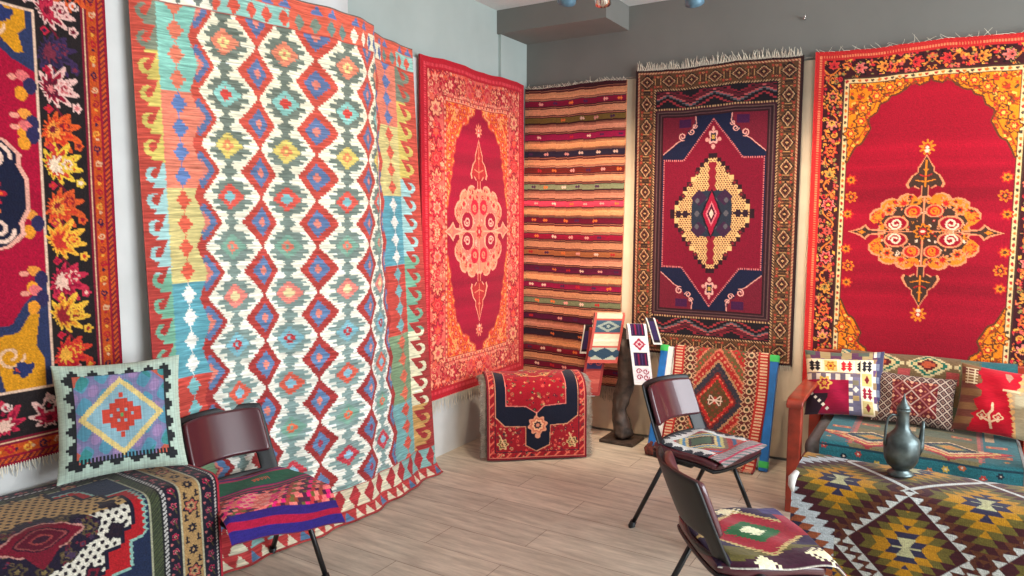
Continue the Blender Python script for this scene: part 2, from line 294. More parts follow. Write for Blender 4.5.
# ---- big floral medallion rugs (far right and beside the big kilim) share one layout
def field_medallion(cv, cx, cy, sx, sy, p):
    """lobed medallion with scrolls, leaf finials and four little flames; p = dyes"""
    T = lambda q: [(x*sx, y*sy) for x, y in q]
    body = [(.012, .27), (.014, .20), (.03, .184), (.05, .205), (.085, .21), (.115, .198), (.13, .176), (.155, .186), (.19, .178), (.215, .155), (.213, .135), (.245, .125), (.268, .10), (.27, .068), (.248, .045), (.215, .03), (.222, .012), (.25, .0)]
    cv.poly(sym4(cx, cy, T([(x*1.012+.005*(x > 0), y*1.012+.006) for x, y in body])), p['line']); cv.poly(sym4(cx, cy, T(body)), p['petal'])
    bm_ = cv.pm(sym4(cx, cy, T(body)), (slice(None), slice(None))); cv.specks(bm_, 260, [p['red'], p['line'], p['dark'], p['petal'], p['field']], .008, .018)
    inner = [(.006, .25), (.012, .16), (.05, .145), (.10, .155), (.15, .140), (.185, .11), (.215, .06), (.195, .03), (.20, 0)]
    cv.poly(sym4(cx, cy, T(inner)), p.get('core', p['dark'])); im_ = cv.pm(sym4(cx, cy, T(inner)), (slice(None), slice(None))); cv.specks(im_, 130, [p['petal'], p['red'], p['pale'], p['line']], .006, .013)
    for a, b in ((1, 1), (1, -1), (-1, 1), (-1, -1)):
        # crimson eyes with pale spirals, side pair and upper pair
        e_ = p.get('eye', 1); cv.ell(cx+a*.135*sx, cy-b*.047*sy, .062*sx*e_, .043*sy, p['line']); cv.ell(cx+a*.135*sx, cy-b*.047*sy, .052*sx*e_, .035*sy*e_, p['field'])
        cv.spiral(cx+a*.138*sx, cy-b*.045*sy, .034*sx, .010*sx, p['pale'], ang=0 if a > 0 else math.pi, sgn=a*b)
        cv.ell(cx+a*.052*sx, cy-b*.115*sy, .045*sx, .036*sy, p['line']); cv.ell(cx+a*.052*sx, cy-b*.115*sy, .036*sx*e_, .030*sy*e_, p['red'])
        cv.spiral(cx+a*.052*sx, cy-b*.112*sy, .024*sx, .009*sx, p['petal'], ang=1, sgn=-a*b)
        cv.leaf(cx+a*.10*sx, cy-b*.155*sy, .055*sx, math.atan2(-b, a)*.8, [p['line'], p['petal'], p['red']])
        cv.flower(cx+a*.175*sx, cy-b*.125*sy, .036*sx, 6, [p['line'], p['petal'], p['red'], p['dark']])
        cv.leaf(cx+a*.225*sx, cy-b*.085*sy, .045*sx, math.atan2(-b*.4, a), [p['red'], p['petal']])
    cv.rect(cx-.25*sx, cy-.003, cx+.25*sx, cy+.003, p['line']); cv.rect(cx-.003, cy-.24*sy, cx+.003, cy+.24*sy, p['line'])
    for r, c in ((.05, p['petal']), (.036, p['dark']), (.024, p['red']), (.012, p['pale'])): cv.flower(cx, cy, r*sx, 8, [c], sq=sy/sx)
    for a in (-1, 1):  # side tips
        cv.poly(T2(cx, cy, [(a*.19*sx, .010*sy), (a*.27*sx, .016*sy), (a*.295*sx, .045*sy), (a*.325*sx, .022*sy), (a*.385*sx, 0), (a*.325*sx, -.022*sy), (a*.295*sx, -.045*sy), (a*.27*sx, -.016*sy), (a*.19*sx, -.010*sy)]), p['line'])
        cv.poly(T2(cx, cy, [(a*.20*sx, .0), (a*.28*sx, .012*sy), (a*.298*sx, .034*sy), (a*.32*sx, .014*sy), (a*.368*sx, 0), (a*.32*sx, -.014*sy), (a*.298*sx, -.034*sy), (a*.28*sx, -.012*sy)]), p.get('core', p['dark']))
        cv.dia(cx+a*.315*sx, cy, .02*sx, .012*sy, p['petal'])
        # upper and lower leaf finials
        fin = [(.0, .425), (.02, .385), (.038, .355), (.036, .335), (.062, .315), (.085, .27), (.075, .25), (.05, .26), (.028, .245), (.016, .26), (.014, .20), (0, .20)]
        f = [(x*sx, a*y*sy) for x, y in fin]; full = [(cx+x, cy-y) for x, y in f]+[(cx-x, cy-y) for x, y in f[::-1]]
        cv.poly([(cx+(x-cx)*1.16, cy-a*.31*sy+(y-cy+a*.31*sy)*1.07) for x, y in full], p['line']); cv.poly(full, p['dark'])
        cv.line([(cx, cy-a*.25*sy), (cx, cy-a*.40*sy)], .005, p['petal'])
        for k in (.28, .31, .34):
            for e in (-1, 1): cv.line([(cx, cy-a*k*sy), (cx+e*(.36-k)*.62*sx, cy-a*(k+.012)*sy)], .006, p['petal'] if k != .31 else p['red'])
        fy = cy-a*.475*sy
        cv.flower(cx, fy, .042*sx, 9, [p['petal'], p['petal'], p['red'], p['pale']], ang=math.pi/2, sharp=.42, sq=1.1)
        cv.ell(cx, fy+a*.02*sy, .012*sx, .010, p['pale'])
def T2(cx, cy, pts): return [(cx+x, cy-y) for x, y in pts]
def floral_border(cv, x0, y0, x1, y1, wd, bg, cols, out, step, n, big, seed=0):
    """meander of palmettes, leaves and buds round the frame"""
    rg = np.random.default_rng(seed); X, Y = cv.X, cv.Y
    reg = (X > x0) & (X < x1) & (Y > y0) & (Y < y1) & ~((X > x0+wd) & (X < x1-wd) & (Y > y0+wd) & (Y < y1-wd)); cv.put(reg, bg)
    cv.clip = reg; c = wd/2; path = []
    L1 = y1-y0-wd; k = max(1, round(L1/step)); path += [(x0+c, y0+c+L1*i/k, math.pi/2) for i in range(k+1)]+[(x1-c, y0+c+L1*i/k, math.pi/2) for i in range(k+1)]
    L2 = x1-x0-wd; k2 = max(1, round(L2/step)); path += [(x0+c+L2*i/k2, y, 0.) for i in range(1, k2) for y in (y0+c, y1-c)]
    pts = [(x0+c+.28*wd*math.sin(t*2*math.pi/step), y0+t) for t in np.arange(0, y1-y0, .012)]
    cv.line(pts, wd*.07, cols[0]); cv.line([(x1+x0-a, b) for a, b in pts], wd*.07, cols[0])
    pts = [(x0+t, y0+c+.28*wd*math.sin(t*2*math.pi/step)) for t in np.arange(0, x1-x0, .012)]
    cv.line(pts, wd*.07, cols[0]); cv.line([(a, y1+y0-b) for a, b in pts], wd*.07, cols[0])
    cv.clip = None; cv.specks(reg, n, cols, wd*.07, wd*.17, out, rg); cv.clip = reg
    for i, (x, y, a) in enumerate(path):
        t = [big[i % len(big)], cols[(i*3+1) % len(cols)], bg, cols[(i+2) % len(cols)]]
        if i % 2: cv.flower(x, y, wd*.46, 7, [out]+t, a)
        else: cv.leaf(x-.12*wd*math.cos(a), y-.12*wd*math.sin(a), wd*.62, a if i % 4 else a+math.pi, [out]+t, 4)
    cv.clip = None
def make_floral(W, H, d, p, out_w, bor_w, str_w, spand, med, guard):
    cv = Cv(W, H, d, p['edge']); X, Y = cv.X, cv.Y
    cv.line([(out_w*.62, out_w*.62), (W-out_w*.62, out_w*.62), (W-out_w*.62, H-out_w*.62), (out_w*.62, H-out_w*.62)], out_w*.28, p['edge2'], True, .014)
    floral_border(cv, out_w, out_w, W-out_w, H-out_w, bor_w, p['bord'], p['bcols'], p['bout'], .155, guard[0], p['big'], 5)
    a = out_w+bor_w
    cv.rect(a, a, W-a, H-a, p['dark']); cv.rect(a+.006, a+.006, W-a-.006, H-a-.006, p['stripe'])
    for i, t in enumerate(np.arange(a+.02, H-a, .034)):
        for x in (a+str_w/2, W-a-str_w/2): cv.ell(x, t, .0075, .010, p['sdots'][i % len(p['sdots'])])
    for i, t in enumerate(np.arange(a+.02, W-a, .034)):
        for y in (a+str_w/2, H-a-str_w/2): cv.ell(t, y, .010, .0075, p['sdots'][i % len(p['sdots'])])
    b = a+str_w; cv.rect(b-.005, b-.005, W-b+.005, H-b+.005, p['dark']); cv.rect(b, b, W-b, H-b, p['field'])
    # field wool shifts in tone from row to row
    reg = (X > b) & (X < W-b) & (Y > b) & (Y < H-b); v = np.interp(cv.ys, np.linspace(0, H, 60), rng.uniform(-.10, .08, 60))
    cv.A[reg] = (cv.A*(1+v)[:, None, None])[reg]
    h = cv.ny//2+1; q = [(b+x, b+y) for x, y in spand]
    sp = q+[(b, q[-1][1]), (b, b), (q[0][0], b)]
    m = np.zeros(X.shape, bool); m[:] = cv.pm(sp, (slice(None), slice(None)))
    cv.line(q, .020, p['sline']); cv.put(m, p['sp'])
    cv.specks(m, guard[1], p['scols'], .012, .022, None); cv.specks(m, guard[1]//2, p['scols'][:2], .008, .02)
    for (x, y) in spand[2:-1:3]: cv.flower(b+x*.72, b+y*.72, .045, 6, [p['sline'], p['sp'], p['red'], p['scols'][3]])
    cv.line([(b+x*.9, b+y*.9) for x, y in spand], .007, p['scols'][0])
    for i, (x, y) in enumerate(p.get('side', [])): cv.flower(b+x, b+y, .035, 7, [p['petal'], p['red'], p['dark'], p['petal']] if i % 2 else [p['red'], p['petal'], p['sline']])
    cv.mirx(); cv.miry(); field_medallion(cv, W/2, H/2, med[0], med[1], p)
    cv.A *= rng.normal(1, .03, (cv.ny, cv.nx, 1)); cv.abrash(.04, 24); return cv

# crimson rug on the back wall, right
pF = dict(edge=(196, 40, 40), edge2=(232, 130, 90), bord=(62, 20, 26), bcols=[(226, 120, 50), (205, 40, 50), (240, 170, 70), (150, 130, 70), (216, 90, 80)], bout=(30, 14, 20), big=[(214, 60, 50), (238, 150, 60), (225, 120, 110)],
          dark=(66, 44, 34), stripe=(232, 196, 140), sdots=[(170, 40, 40), (70, 60, 50), (210, 110, 40)], field=(150, 5, 34), sp=(226, 128, 22), sline=(92, 50, 28),
          scols=[(150, 60, 20), (206, 50, 36), (96, 66, 36), (248, 186, 80)], pale=(244, 206, 176), red=(190, 34, 34), petal=(222, 124, 32), line=(228, 140, 98), side=[(.03, .56), (.035, .66), (.02, .76)])
spF = [(.405, 0), (.40, .02), (.36, .035), (.335, .02), (.31, .025), (.29, .05), (.25, .075), (.215, .08), (.20, .105), (.16, .12), (.145, .165), (.105, .195), (.10, .22), (.115, .26), (.095, .30), (.07, .345), (.04, .36), (.02, .40), (.0, .45)]
cvF = make_floral(1.22, 2.12, .0046, pF, .052, .108, .036, spF, (1.0, 1.0), (1100, 60))
oF, PF = wall_rug('hanging_rug', cvF, 1, 2.045, 2.535, PILE, .014, .007, .035, 2)
tag(oF, 'crimson floral rug with orange corners hanging on the back wall behind the sofa', 'rug', WG)
st = [PF[0, i] for i in range(4, cvF.nx-4, 3)]; fringe(oF, st[::2], [(random.uniform(-1.2, 1.2), -.12, .35) for _ in st[::2]], .040, M['cotton'], .0012, .4)

# pink and orange rug on the left wall near the corner
pC = dict(edge=(184, 20, 40), edge2=(224, 70, 80), bord=(216, 96, 84), bcols=[(196, 30, 50), (240, 150, 120), (232, 90, 60), (214, 60, 70), (244, 170, 130)], bout=(150, 24, 40), big=[(222, 70, 60), (240, 150, 110), (205, 40, 60)],
          dark=(170, 40, 44), stripe=(236, 150, 120), sdots=[(196, 40, 50), (230, 100, 60), (160, 50, 50)], core=(222, 110, 96), eye=1.22, field=(150, 4, 44), sp=(236, 112, 34), sline=(190, 60, 50),
          scols=[(214, 60, 40), (246, 160, 90), (205, 40, 60), (236, 140, 110)], pale=(246, 170, 150), red=(190, 20, 50), petal=(232, 130, 100), line=(244, 160, 130), side=[])
spC = [(.385, 0), (.375, .045), (.33, .07), (.30, .075), (.29, .12), (.25, .14), (.20, .15), (.17, .20), (.15, .24), (.12, .25), (.10, .31), (.10, .35), (.07, .38), (.085, .43), (.05, .47), (.06, .52), (.03, .58), (.035, .64), (.01, .70), (.0, .76)]
cvC = make_floral(1.22, 2.13, .0052, pC, .070, .15, .03, [(x*.82, y*.86) for x, y in spC], (1.02, 1.42), (1300, 240))
oC, PC = wall_rug('hanging_rug', cvC, 0, -1.300, 2.525, PILE, .012, .007, .052, 5)
tag(oC, 'pink bordered rug with magenta field between the diamond kilim and the striped kilim', 'rug', WG)
st = [PC[-1, i] for i in range(3, cvC.nx-3, 2)]; fringe(oC, st, [(.05, 0, -1)]*len(st), .085, M['cotton'], .0018, .15)

# ---- dark framed rug with cream diamond
def rug_E():
    W, H = 1.075, 1.92; cv = Cv(W, H, .0038, (44, 22, 22)); X, Y = cv.X, cv.Y; cx, cy = W/2, H/2
    tan, cream, dk, mar = (128, 88, 54), (190, 148, 108), (30, 18, 20), (112, 22, 36)
    def ringrect(a, b, col, c=None):
        c = a if c is None else c
        cv.put((np.minimum(X, W-X) > a) & (np.minimum(Y, H-Y) > c) & ~((np.minimum(X, W-X) > b) & (np.minimum(Y, H-Y) > c+b-a)), col)
    ringrect(.016, .028, (150, 70, 60)); cv.put((np.minimum(np.minimum(X, W-X), np.minimum(Y, H-Y)) > .016) & (np.minimum(np.minimum(X, W-X), np.minimum(Y, H-Y)) < .028) & (((X+Y) % .02) < .01), cream)
    ringrect(.030, .130, (88, 58, 36)); cv.specks((np.minimum(np.minimum(X, W-X), np.minimum(Y, H-Y)) > .034) & (np.minimum(np.minimum(X, W-X), np.minimum(Y, H-Y)) < .126), 700, [(140, 96, 60), (60, 36, 28), (120, 50, 40), (40, 26, 24)], .006, .012)
    reg = (np.minimum(np.minimum(X, W-X), np.minimum(Y, H-Y)) > .032) & (np.minimum(np.minimum(X, W-X), np.minimum(Y, H-Y)) < .128)
    cv.clip = reg
    for side in (0, 1):
        L = (H if side == 0 else W); n = round((L-.16)/.150); c = .080
        for i in range(n+1):
            t = c+(L-.16)*i/n; x, y = (c, t) if side == 0 else (t, c)
            a, b = (.038, .048) if side == 0 else (.048, .038)
            cv.dia(x, y, a*1.25, b*1.25, dk, .006); cv.dia(x, y, a, b, cream, .006); cv.dia(x, y, a*.8, b*.8, (92, 44, 34), .006); cv.dia(x, y, a*.5, b*.5, dk, .006); cv.dia(x, y, a*.22, b*.22, (200, 150, 100), .006)
            if i < n:   # rosettes and combs between diamonds
                for e in (-1, 1):
                    u, v = t+(L-.16)/n/2, c+e*.032; xx, yy = (v, u) if side == 0 else (u, v)
                    cv.flower(xx, yy, .014, 4, [dk, (190, 120, 80), (60, 30, 26)])
                    for k in (-.022, .022): cv.ell(*((v, u+k) if side == 0 else (u+k, v)), .008, .008, (158, 60, 44))
                u = t+(L-.16)/n/2
                for k in (-.02, -.007, .007, .02):
                    if side == 0: cv.rect(.060, u+k-.0022, .100, u+k+.0022, (200, 150, 96) if abs(k) > .01 else dk)
                    else: cv.rect(u+k-.0022, .060, u+k+.0022, .100, (200, 150, 96) if abs(k) > .01 else dk)
    cv.clip = None
    ringrect(.130, .146, dk); cv.put((np.minimum(X, W-X) > .133) & (np.minimum(Y, H-Y) > .133) & ~((np.minimum(X, W-X) > .143) & (np.minimum(Y, H-Y) > .143)) & (((X-Y) % .018) < .009), cream)
    # end panels with stepped zigzags
    cv.rect(.146, .146, cx+.01, .262, (24, 18, 26)); sl = cv.win(.15, .15, cx+.01, .258)
    xx, yy = X[sl], Y[sl]; f = (np.round((yy-.204)/.009)*.009+.075*(np.round(tri((xx-cx)/.31+.5)*7)/7)-.037)
    for a, b, c in ((-.05, -.040, (130, 30, 44)), (-.034, -.012, (92, 24, 36)), (-.008, .001, (176, 80, 80)), (.004, .012, (90, 90, 96)), (.034, .044, (150, 46, 52))): cv.put((f > a) & (f < b), c, sl)
    cv.line([(.146, .262), (cx+.02, .262)], .012, dk); cv.line([(.146, .266), (cx+.02, .266)], .008, cream, dash=.018)
    # plain inner frames
    cv.rect(.146, .270, cx+.01, cy+.01, (60, 22, 34)); cv.rect(.160, .284, cx+.01, cy+.01, (92, 66, 62)); cv.rect(.166, .290, cx+.01, cy+.01, (40, 18, 26)); cv.rect(.180, .304, cx+.01, cy+.01, (84, 52, 56)); cv.rect(.187, .311, cx+.01, cy+.01, (44, 16, 24))
    nv, cr = (16, 22, 52), (116, 8, 38)
    cv.rect(.20, .322, cx+.01, cy+.01, nv)
    cv.poly([(.20, .322), (.42, .322), (.415, .36), (.40, .40), (.37, .41), (.36, .44), (.33, .455), (.31, .48), (.27, .52), (.20, .565)], (104, 20, 40)); cv.rect(.31, .335, .39, .39, (60, 16, 60))
    hk = [(.205, .565), (.265, .515), (.30, .485), (.33, .47)]; cv.line(hk, .006, (214, 150, 140)); cv.line([(.40, .405), (.425, .37), (.42, .325)], .006, (214, 150, 140))
    cv.spiral(.335, .447, .026, .007, (224, 160, 150), 1.2, 1.3); cv.spiral(.395, .42, .02, .006, (224, 160, 150), 3, 1.2, -1); cv.spiral(.415, .385, .016, .005, (224, 160, 150), 0, 1.2)
    hexa = [(cx+.01, .345), (cx, .345), (.345, .60), (.205, .60), (.205, cy+.01), (cx+.01, cy+.01)]
    cv.poly(hexa, cr); cv.line([(cx, .348), (.345, .60), (.207, .60), (.207, cy)], .012, nv); cv.line([(cx, .350), (.347, .604), (.211, .604), (.211, cy)], .009, (206, 110, 110), dash=.014)
    # medallion
    q = .0275; dx = (np.floor(np.abs(X-cx)/q)+.5)*q; dy = (np.floor(np.abs(Y-cy)/(q*1.1))+.5)*q*1.1; r = (dx/.262)**1.12+(dy/.395)**1.12
    cv.put(r < 1.04, (40, 14, 26)); inn = r < .97; cv.put(inn, (214, 172, 116)); g = np.hypot(((X+.0085*(np.floor(Y/.0135) % 2)) % .017)-.0085, (Y % .0135)-.00675) < .0052
    dr = np.hypot((np.abs(X-cx)-.10)/1., (np.abs(Y-cy)-.17)); cv.put((r < .93) & g, (84, 36, 34))
    cv.put((r < .90) & (np.abs(X-cx) < .018+.01*tri(Y*18)) & (np.abs(Y-cy) > .1), (128, 22, 40))
    for k in range(3):
        cv.flower(cx-.19+.045*k, cy-.12-.075*k, .02, 5, [(60, 20, 30), (120, 30, 40)])
    for k in (0, 1): cv.rect(cx-.235+.045*k, cy-.022, cx-.205+.045*k, cy+.022, (40, 22, 36)); cv.rect(cx-.24, cy-.006, cx-.14, cy+.006, (40, 22, 36))
    cr_ = (np.abs(X-cx)/.135)**4+(np.abs(Y-cy)/.155)**4; th = tri(X*22)*.12+tri(Y*22)*.12
    cv.put(cr_+th < 1, (34, 42, 58)); cv.put((np.abs(np.abs(X-cx)-.085) < .05) & (np.abs(np.abs(Y-cy)-.105) < .05) & ((np.abs(np.abs(X-cx)-.085)+np.abs(np.abs(Y-cy)-.105)) < .055), (54, 28, 56))
    cv.put((tri(X*14+.3)*tri(Y*12) > .55) & (cr_ < .8), (86, 84, 92))
    cv.dia(cx, cy, .070, .165, (24, 14, 30), .008); cv.dia(cx, cy, .056, .145, (150, 16, 50), .008); cv.dia(cx, cy, .036, .08, (214, 120, 130), .006); cv.dia(cx, cy, .028, .065, (70, 16, 40), .006); cv.dia(cx, cy, .014, .032, (230, 190, 170), .004)
    # little rosette in the apex
    cv.flower(cx, .465, .036, 4, [(216, 160, 150), (30, 30, 50), (190, 150, 70)], math.pi/4, .35, 1.5); cv.ell(cx-.04, .48, .012, .014, (210, 140, 130)); cv.ell(cx, .415, .008, .02, (210, 150, 140)); cv.ell(cx, .525, .012, .016, (210, 150, 140))
    cv.mirx(); cv.miry(); cv.A *= rng.normal(1, .05, (cv.ny, cv.nx, 1)); return cv
cvE = rug_E(); oE, PE = wall_rug('hanging_rug', cvE, 1, .905, 2.54, PILE, .014, .005, .035, 8)
tag(oE, 'dark navy and crimson rug with a dotted cream diamond medallion on the back wall', 'rug', WG)
st = [PE[0, i] for i in range(3, cvE.nx-3, 2)]; fringe(oE, st, [(random.uniform(-.3, .3), -.25, .8) for _ in st], .05, M['cotton'], .0022, .3)
st = [PE[-1, i] for i in range(3, cvE.nx-3, 3)]; fringe(oE, st, [(0, -.15, -1) for _ in st], .035, M['cotton'], .002, .2, 'lower_fringe')

# ---- striped kilim by the corner
def rug_D():
    W, H = .81, 2.16; cv = Cv(W, H, .0040, (222, 150, 104)); X, Y = cv.X, cv.Y; H0 = .121
    acc = [(52, 14, 24), (120, 10, 46), (116, 92, 40), (138, 14, 62), (38, 30, 52), (108, 30, 24), (122, 128, 96), (206, 60, 84), (104, 8, 40), (140, 8, 46), (164, 96, 56), (92, 10, 50), (140, 10, 58), (110, 116, 84), (84, 10, 50), (40, 26, 42), (120, 12, 40), (110, 10, 44), (44, 30, 36)]
    lite = [(214, 146, 104), (204, 138, 102), (196, 130, 104), (214, 148, 100)]
    for k in range(19):
        y = .0+H0*k-.035
        sh = .05; cv.rect(0, y-.004, W, y+.072, (56, 18, 26)); cv.rect(0, y+.002, W, y+.0065, (176, 110, 84)); cv.rect(0, y+.0615, W, y+.066, (176, 110, 84)); cv.rect(0, y+.0095, W, y+.012, (120, 90, 80)); cv.rect(0, y+.0155, W, y+.0525, acc[k % len(acc)])
        cv.rect(0, y+.072, W, y+H0-.004, lite[k % 4]); cv.rect(0, y+.075, W, y+.0775, (130, 50, 40)); cv.rect(0, y+H0-.004, W, y+H0-.001, (150, 60, 46))
        rg = random.Random(k)
        cs = [(226, 150, 140), (220, 110, 50), (230, 190, 170), (70, 30, 70), (180, 30, 40)]
        for i in range(6):
            if rg.random() < .85:
                x = .07+.13*i+rg.uniform(-.02, .02)+(.05 if k % 2 else 0); c = cs[rg.randrange(5)]
                for e in (-1, 1): cv.dia(x+e*.009, y+.034, .011, .013, c, .004)
                cv.rect(x-.004, y+.030, x+.004, y+.038, c)
    cv.rect(0, 0, W, .014, (60, 16, 26)); cv.abrash(.10, 70, .6); cv.A *= rng.normal(1, .05, (cv.ny, cv.nx, 1)); return cv
cvD = rug_D()
cvD.A = cvD.A[np.clip((np.arange(cvD.ny)[:, None]+(1.6*np.sin(cvD.X[0]*7+1))[None, :]).round().astype(int), 0, cvD.ny-1), np.arange(cvD.nx)[None, :]]
oD, PD = wall_rug('hanging_kilim', cvD, 1, .035, 2.50, FLAT, .006, .012, .04, 3, shear=-.012)
tag(oD, 'narrow peach and maroon striped kilim hanging in the corner', 'kilim', WG)
st = [PD[-1, i] for i in range(2, cvD.nx-2, 2)]; fringe(oD, st, [(0, -.05, -1)]*len(st), .10, M['greyfringe'], .002, .12)
st = [PD[0, i] for i in range(2, cvD.nx-2, 3)]; fringe(oD, st, [(random.uniform(-1, 1), -.2, .4) for _ in st], .03, M['cotton'], .0018, .3, 'upper_fringe')

# ---- leftmost rug: black border with fan palmettes (measured from its right edge)
def rug_A():
    W, H = 1.30, 1.85; cv = Cv(W, H, .0044, (150, 14, 44)); X, Y = cv.X, cv.Y; a = W-X; m = np.minimum(np.minimum(a, X), np.minimum(Y, H-Y))
    og = (216, 88, 30); cv.put((m > .012) & (m < .030), (110, 24, 44)); cv.put((m > .012) & (m < .030) & (((X+Y) % .02) < .010), og)
    cv.put((m > .037) & (m < .073), (200, 78, 28)); cv.put((m > .073) & (m < .096), (130, 12, 44)); cv.put((m > .081) & (m < .086), (232, 190, 150)); cv.put((m > .096) & (m < .252), (34, 26, 28)); cv.put((m > .252) & (m < .264), (236, 196, 170)); cv.put(m > .264, (172, 6, 50))
    gc = [(180, 20, 40), (232, 160, 60), (60, 24, 60), (224, 170, 130), (150, 20, 40)]
    for i, y in enumerate(np.arange(.06, H-.05, .055)):
        for x in (.054, W-.054): cv.spiral(x, y, .013, .006, gc[i % 5], i*1.9, 1.1, 1 if i % 2 else -1); cv.ell(x, y+.02, .006, .006, gc[(i+2) % 5])
    for i, x in enumerate(np.arange(.06, W-.05, .055)):
        for y in (.054, H-.054): cv.spiral(x, y, .016, .007, gc[i % 5], i*1.9, 1.1); cv.ell(x+.02, y, .006, .006, gc[(i+2) % 5])
    pal = [[(240, 180, 60), (226, 120, 30), (170, 30, 40)], [(240, 190, 180), (160, 12, 50), (200, 40, 70), (110, 10, 40)], [(60, 40, 80), (40, 30, 60), (120, 40, 60)], [(240, 190, 180), (150, 12, 46), (90, 14, 40), (220, 120, 120)], [(226, 90, 36), (206, 50, 30), (240, 150, 60), (120, 20, 40)],
           [(236, 190, 60), (200, 60, 40), (240, 210, 180)], [(224, 90, 40), (212, 60, 36), (240, 160, 60), (150, 20, 40)], [(244, 180, 60), (232, 130, 40), (200, 50, 40)], [(200, 40, 70), (150, 10, 50), (236, 190, 170)], [(242, 186, 60), (226, 140, 40), (150, 30, 40)], [(220, 60, 40), (190, 20, 40), (240, 170, 60)], [(236, 160, 160), (180, 50, 80), (50, 50, 90)]]
    seq = np.arange(.10, H-.14, .137)
    for i, y in enumerate(seq):
        c = pal[i % len(pal)]
        for x, s in ((W-.172, 1), (.172, -1)):
            cv.line([(x-.03*s, y-.07), (x+.02*s, y), (x-.03*s, y+.07)], .008, (110, 20, 40))
            cv.leaf(x-.046*s, y+.012, .112, (-.45 if i % 2 else .35)*s+(0 if s > 0 else math.pi), c, 6)
            cv.flower(x+.005*s, y, .034, 6, [c[0], c[-1], c[1]]); cv.spiral(x+.010*s, y, .018, .006, c[0], i, 1.)
            cv.flower(x+.048*s, y+.066, .020, 5, [c[0], c[-1]]); cv.flower(x-.05*s, y-.058, .016, 4, [(200, 30, 60), c[1]])
    for i, x in enumerate(np.arange(.12, W-.12, .15)):
        c = pal[(i*5+7) % len(pal)]
        for y, s in ((.174, 1), (H-.174, -1)):
            cv.leaf(x, y-.04*s, .10, math.pi/2*s, c, 5); cv.flower(x, y+.012*s, .03, 6, [c[0], (34, 26, 28), c[1]]); cv.spiral(x+.012, y+.035*s, .018, .007, (236, 200, 190), 0, 1.1)
    # corner spandrels: mustard with blue edge
    for sx in (1, -1):
        for sy in (1, -1):
            def Q(pts): return [((W-.264-x) if sx > 0 else (.264+x), (H-.264-y) if sy > 0 else (.264+.55*y)) for x, y in pts]
            cv.poly(Q([(0, 0), (.62, 0), (.60, .10), (.50, .17), (.40, .15), (.30, .19), (.20, .22), (.12, .23), (.07, .31), (0, .37)]), (44, 54, 92))
            cv.poly(Q([(.02, .0), (.60, 0), (.575, .08), (.48, .14), (.39, .125), (.28, .165), (.18, .19), (.10, .20), (.055, .27), (.03, .26), (.045, .15), (.02, .10)]), (220, 148, 24))
            for x, y in ((.13, .12), (.30, .10), (.44, .08)): c = Q([(x, y)])[0]; cv.spiral(c[0], c[1], .045, .010, (240, 190, 150), 0, 1.2); cv.flower(c[0]+.02, c[1]+.05, .02, 5, [(40, 40, 80), (200, 60, 40)])
            c = Q([(.075, .06)])[0]; cv.leaf(c[0], c[1], .05, -2.4, [(40, 50, 100)], 2)
    # sprigs along the field edge
    for y, k in ((.49, 1), (.62, 0), (.66, 1), (1.17, 0), (1.24, 1), (.84+.13, 0)):
        for x, s in ((W-.30, 1), (.30, -1)):
            cv.ell(x, y, .024, .018, (230, 110, 110) if k else (238, 150, 60), .6); cv.ell(x+.02*s, y+.03, .022, .03, (46, 40, 80)); cv.ell(x-.01*s, y+.06, .02, .024, (236, 150, 40)); cv.ell(x-.035*s, y+.008, .014, .01, (238, 150, 130))
    # navy lobed medallion
    cx, cy = W/2, .90; lob = [(0, .30), (.08, .27), (.12, .20), (.20, .20), (.27, .18), (.315, .135), (.31, .10), (.335, .05), (.335, 0)]
    cv.poly(sym4(cx, cy, [(x*1.045, y*1.03) for x, y in lob]), (238, 170, 150)); cv.poly(sym4(cx, cy, lob), (22, 26, 52)); cv.poly(sym4(cx, cy, [(0, .24), (.09, .18), (.15, .10), (.19, 0)]), (190, 20, 50))
    for e in (1, -1):
        for f in (1, -1):
            cv.spiral(cx+e*.245, cy+f*.125, .050, .013, (240, 200, 180), 0, 1.3, e*f); cv.spiral(cx+e*.13, cy+f*.22, .04, .011, (240, 180, 160), 2, 1.2); cv.ell(cx+e*.235, cy+f*.06, .02, .014, (236, 120, 50))
        cv.leaf(cx+e*.22, cy, .06, 0 if e > 0 else math.pi, [(200, 30, 50), (236, 110, 40)], 4); cv.flower(cx, cy+e*.12, .05, 8, [(236, 150, 60), (60, 20, 40)])
    cv.A *= .93*rng.normal(1, .06, (cv.ny, cv.nx, 1)); cv.abrash(.05, 20); return cv
cvA = rug_A(); oA, PA = wall_rug('hanging_rug', cvA, 0, -3.172-1.30, 2.53, PILE, .014, .008, .02, 1)
tag(oA, 'leftmost crimson rug with black palmette border and mustard corners', 'rug', WG)
st = [PA[-1, i] for i in range(2, cvA.nx-2, 2)]; fringe(oA, st, [(.12, 0, -1)]*len(st), .035, M['cotton'], .0022, .3)

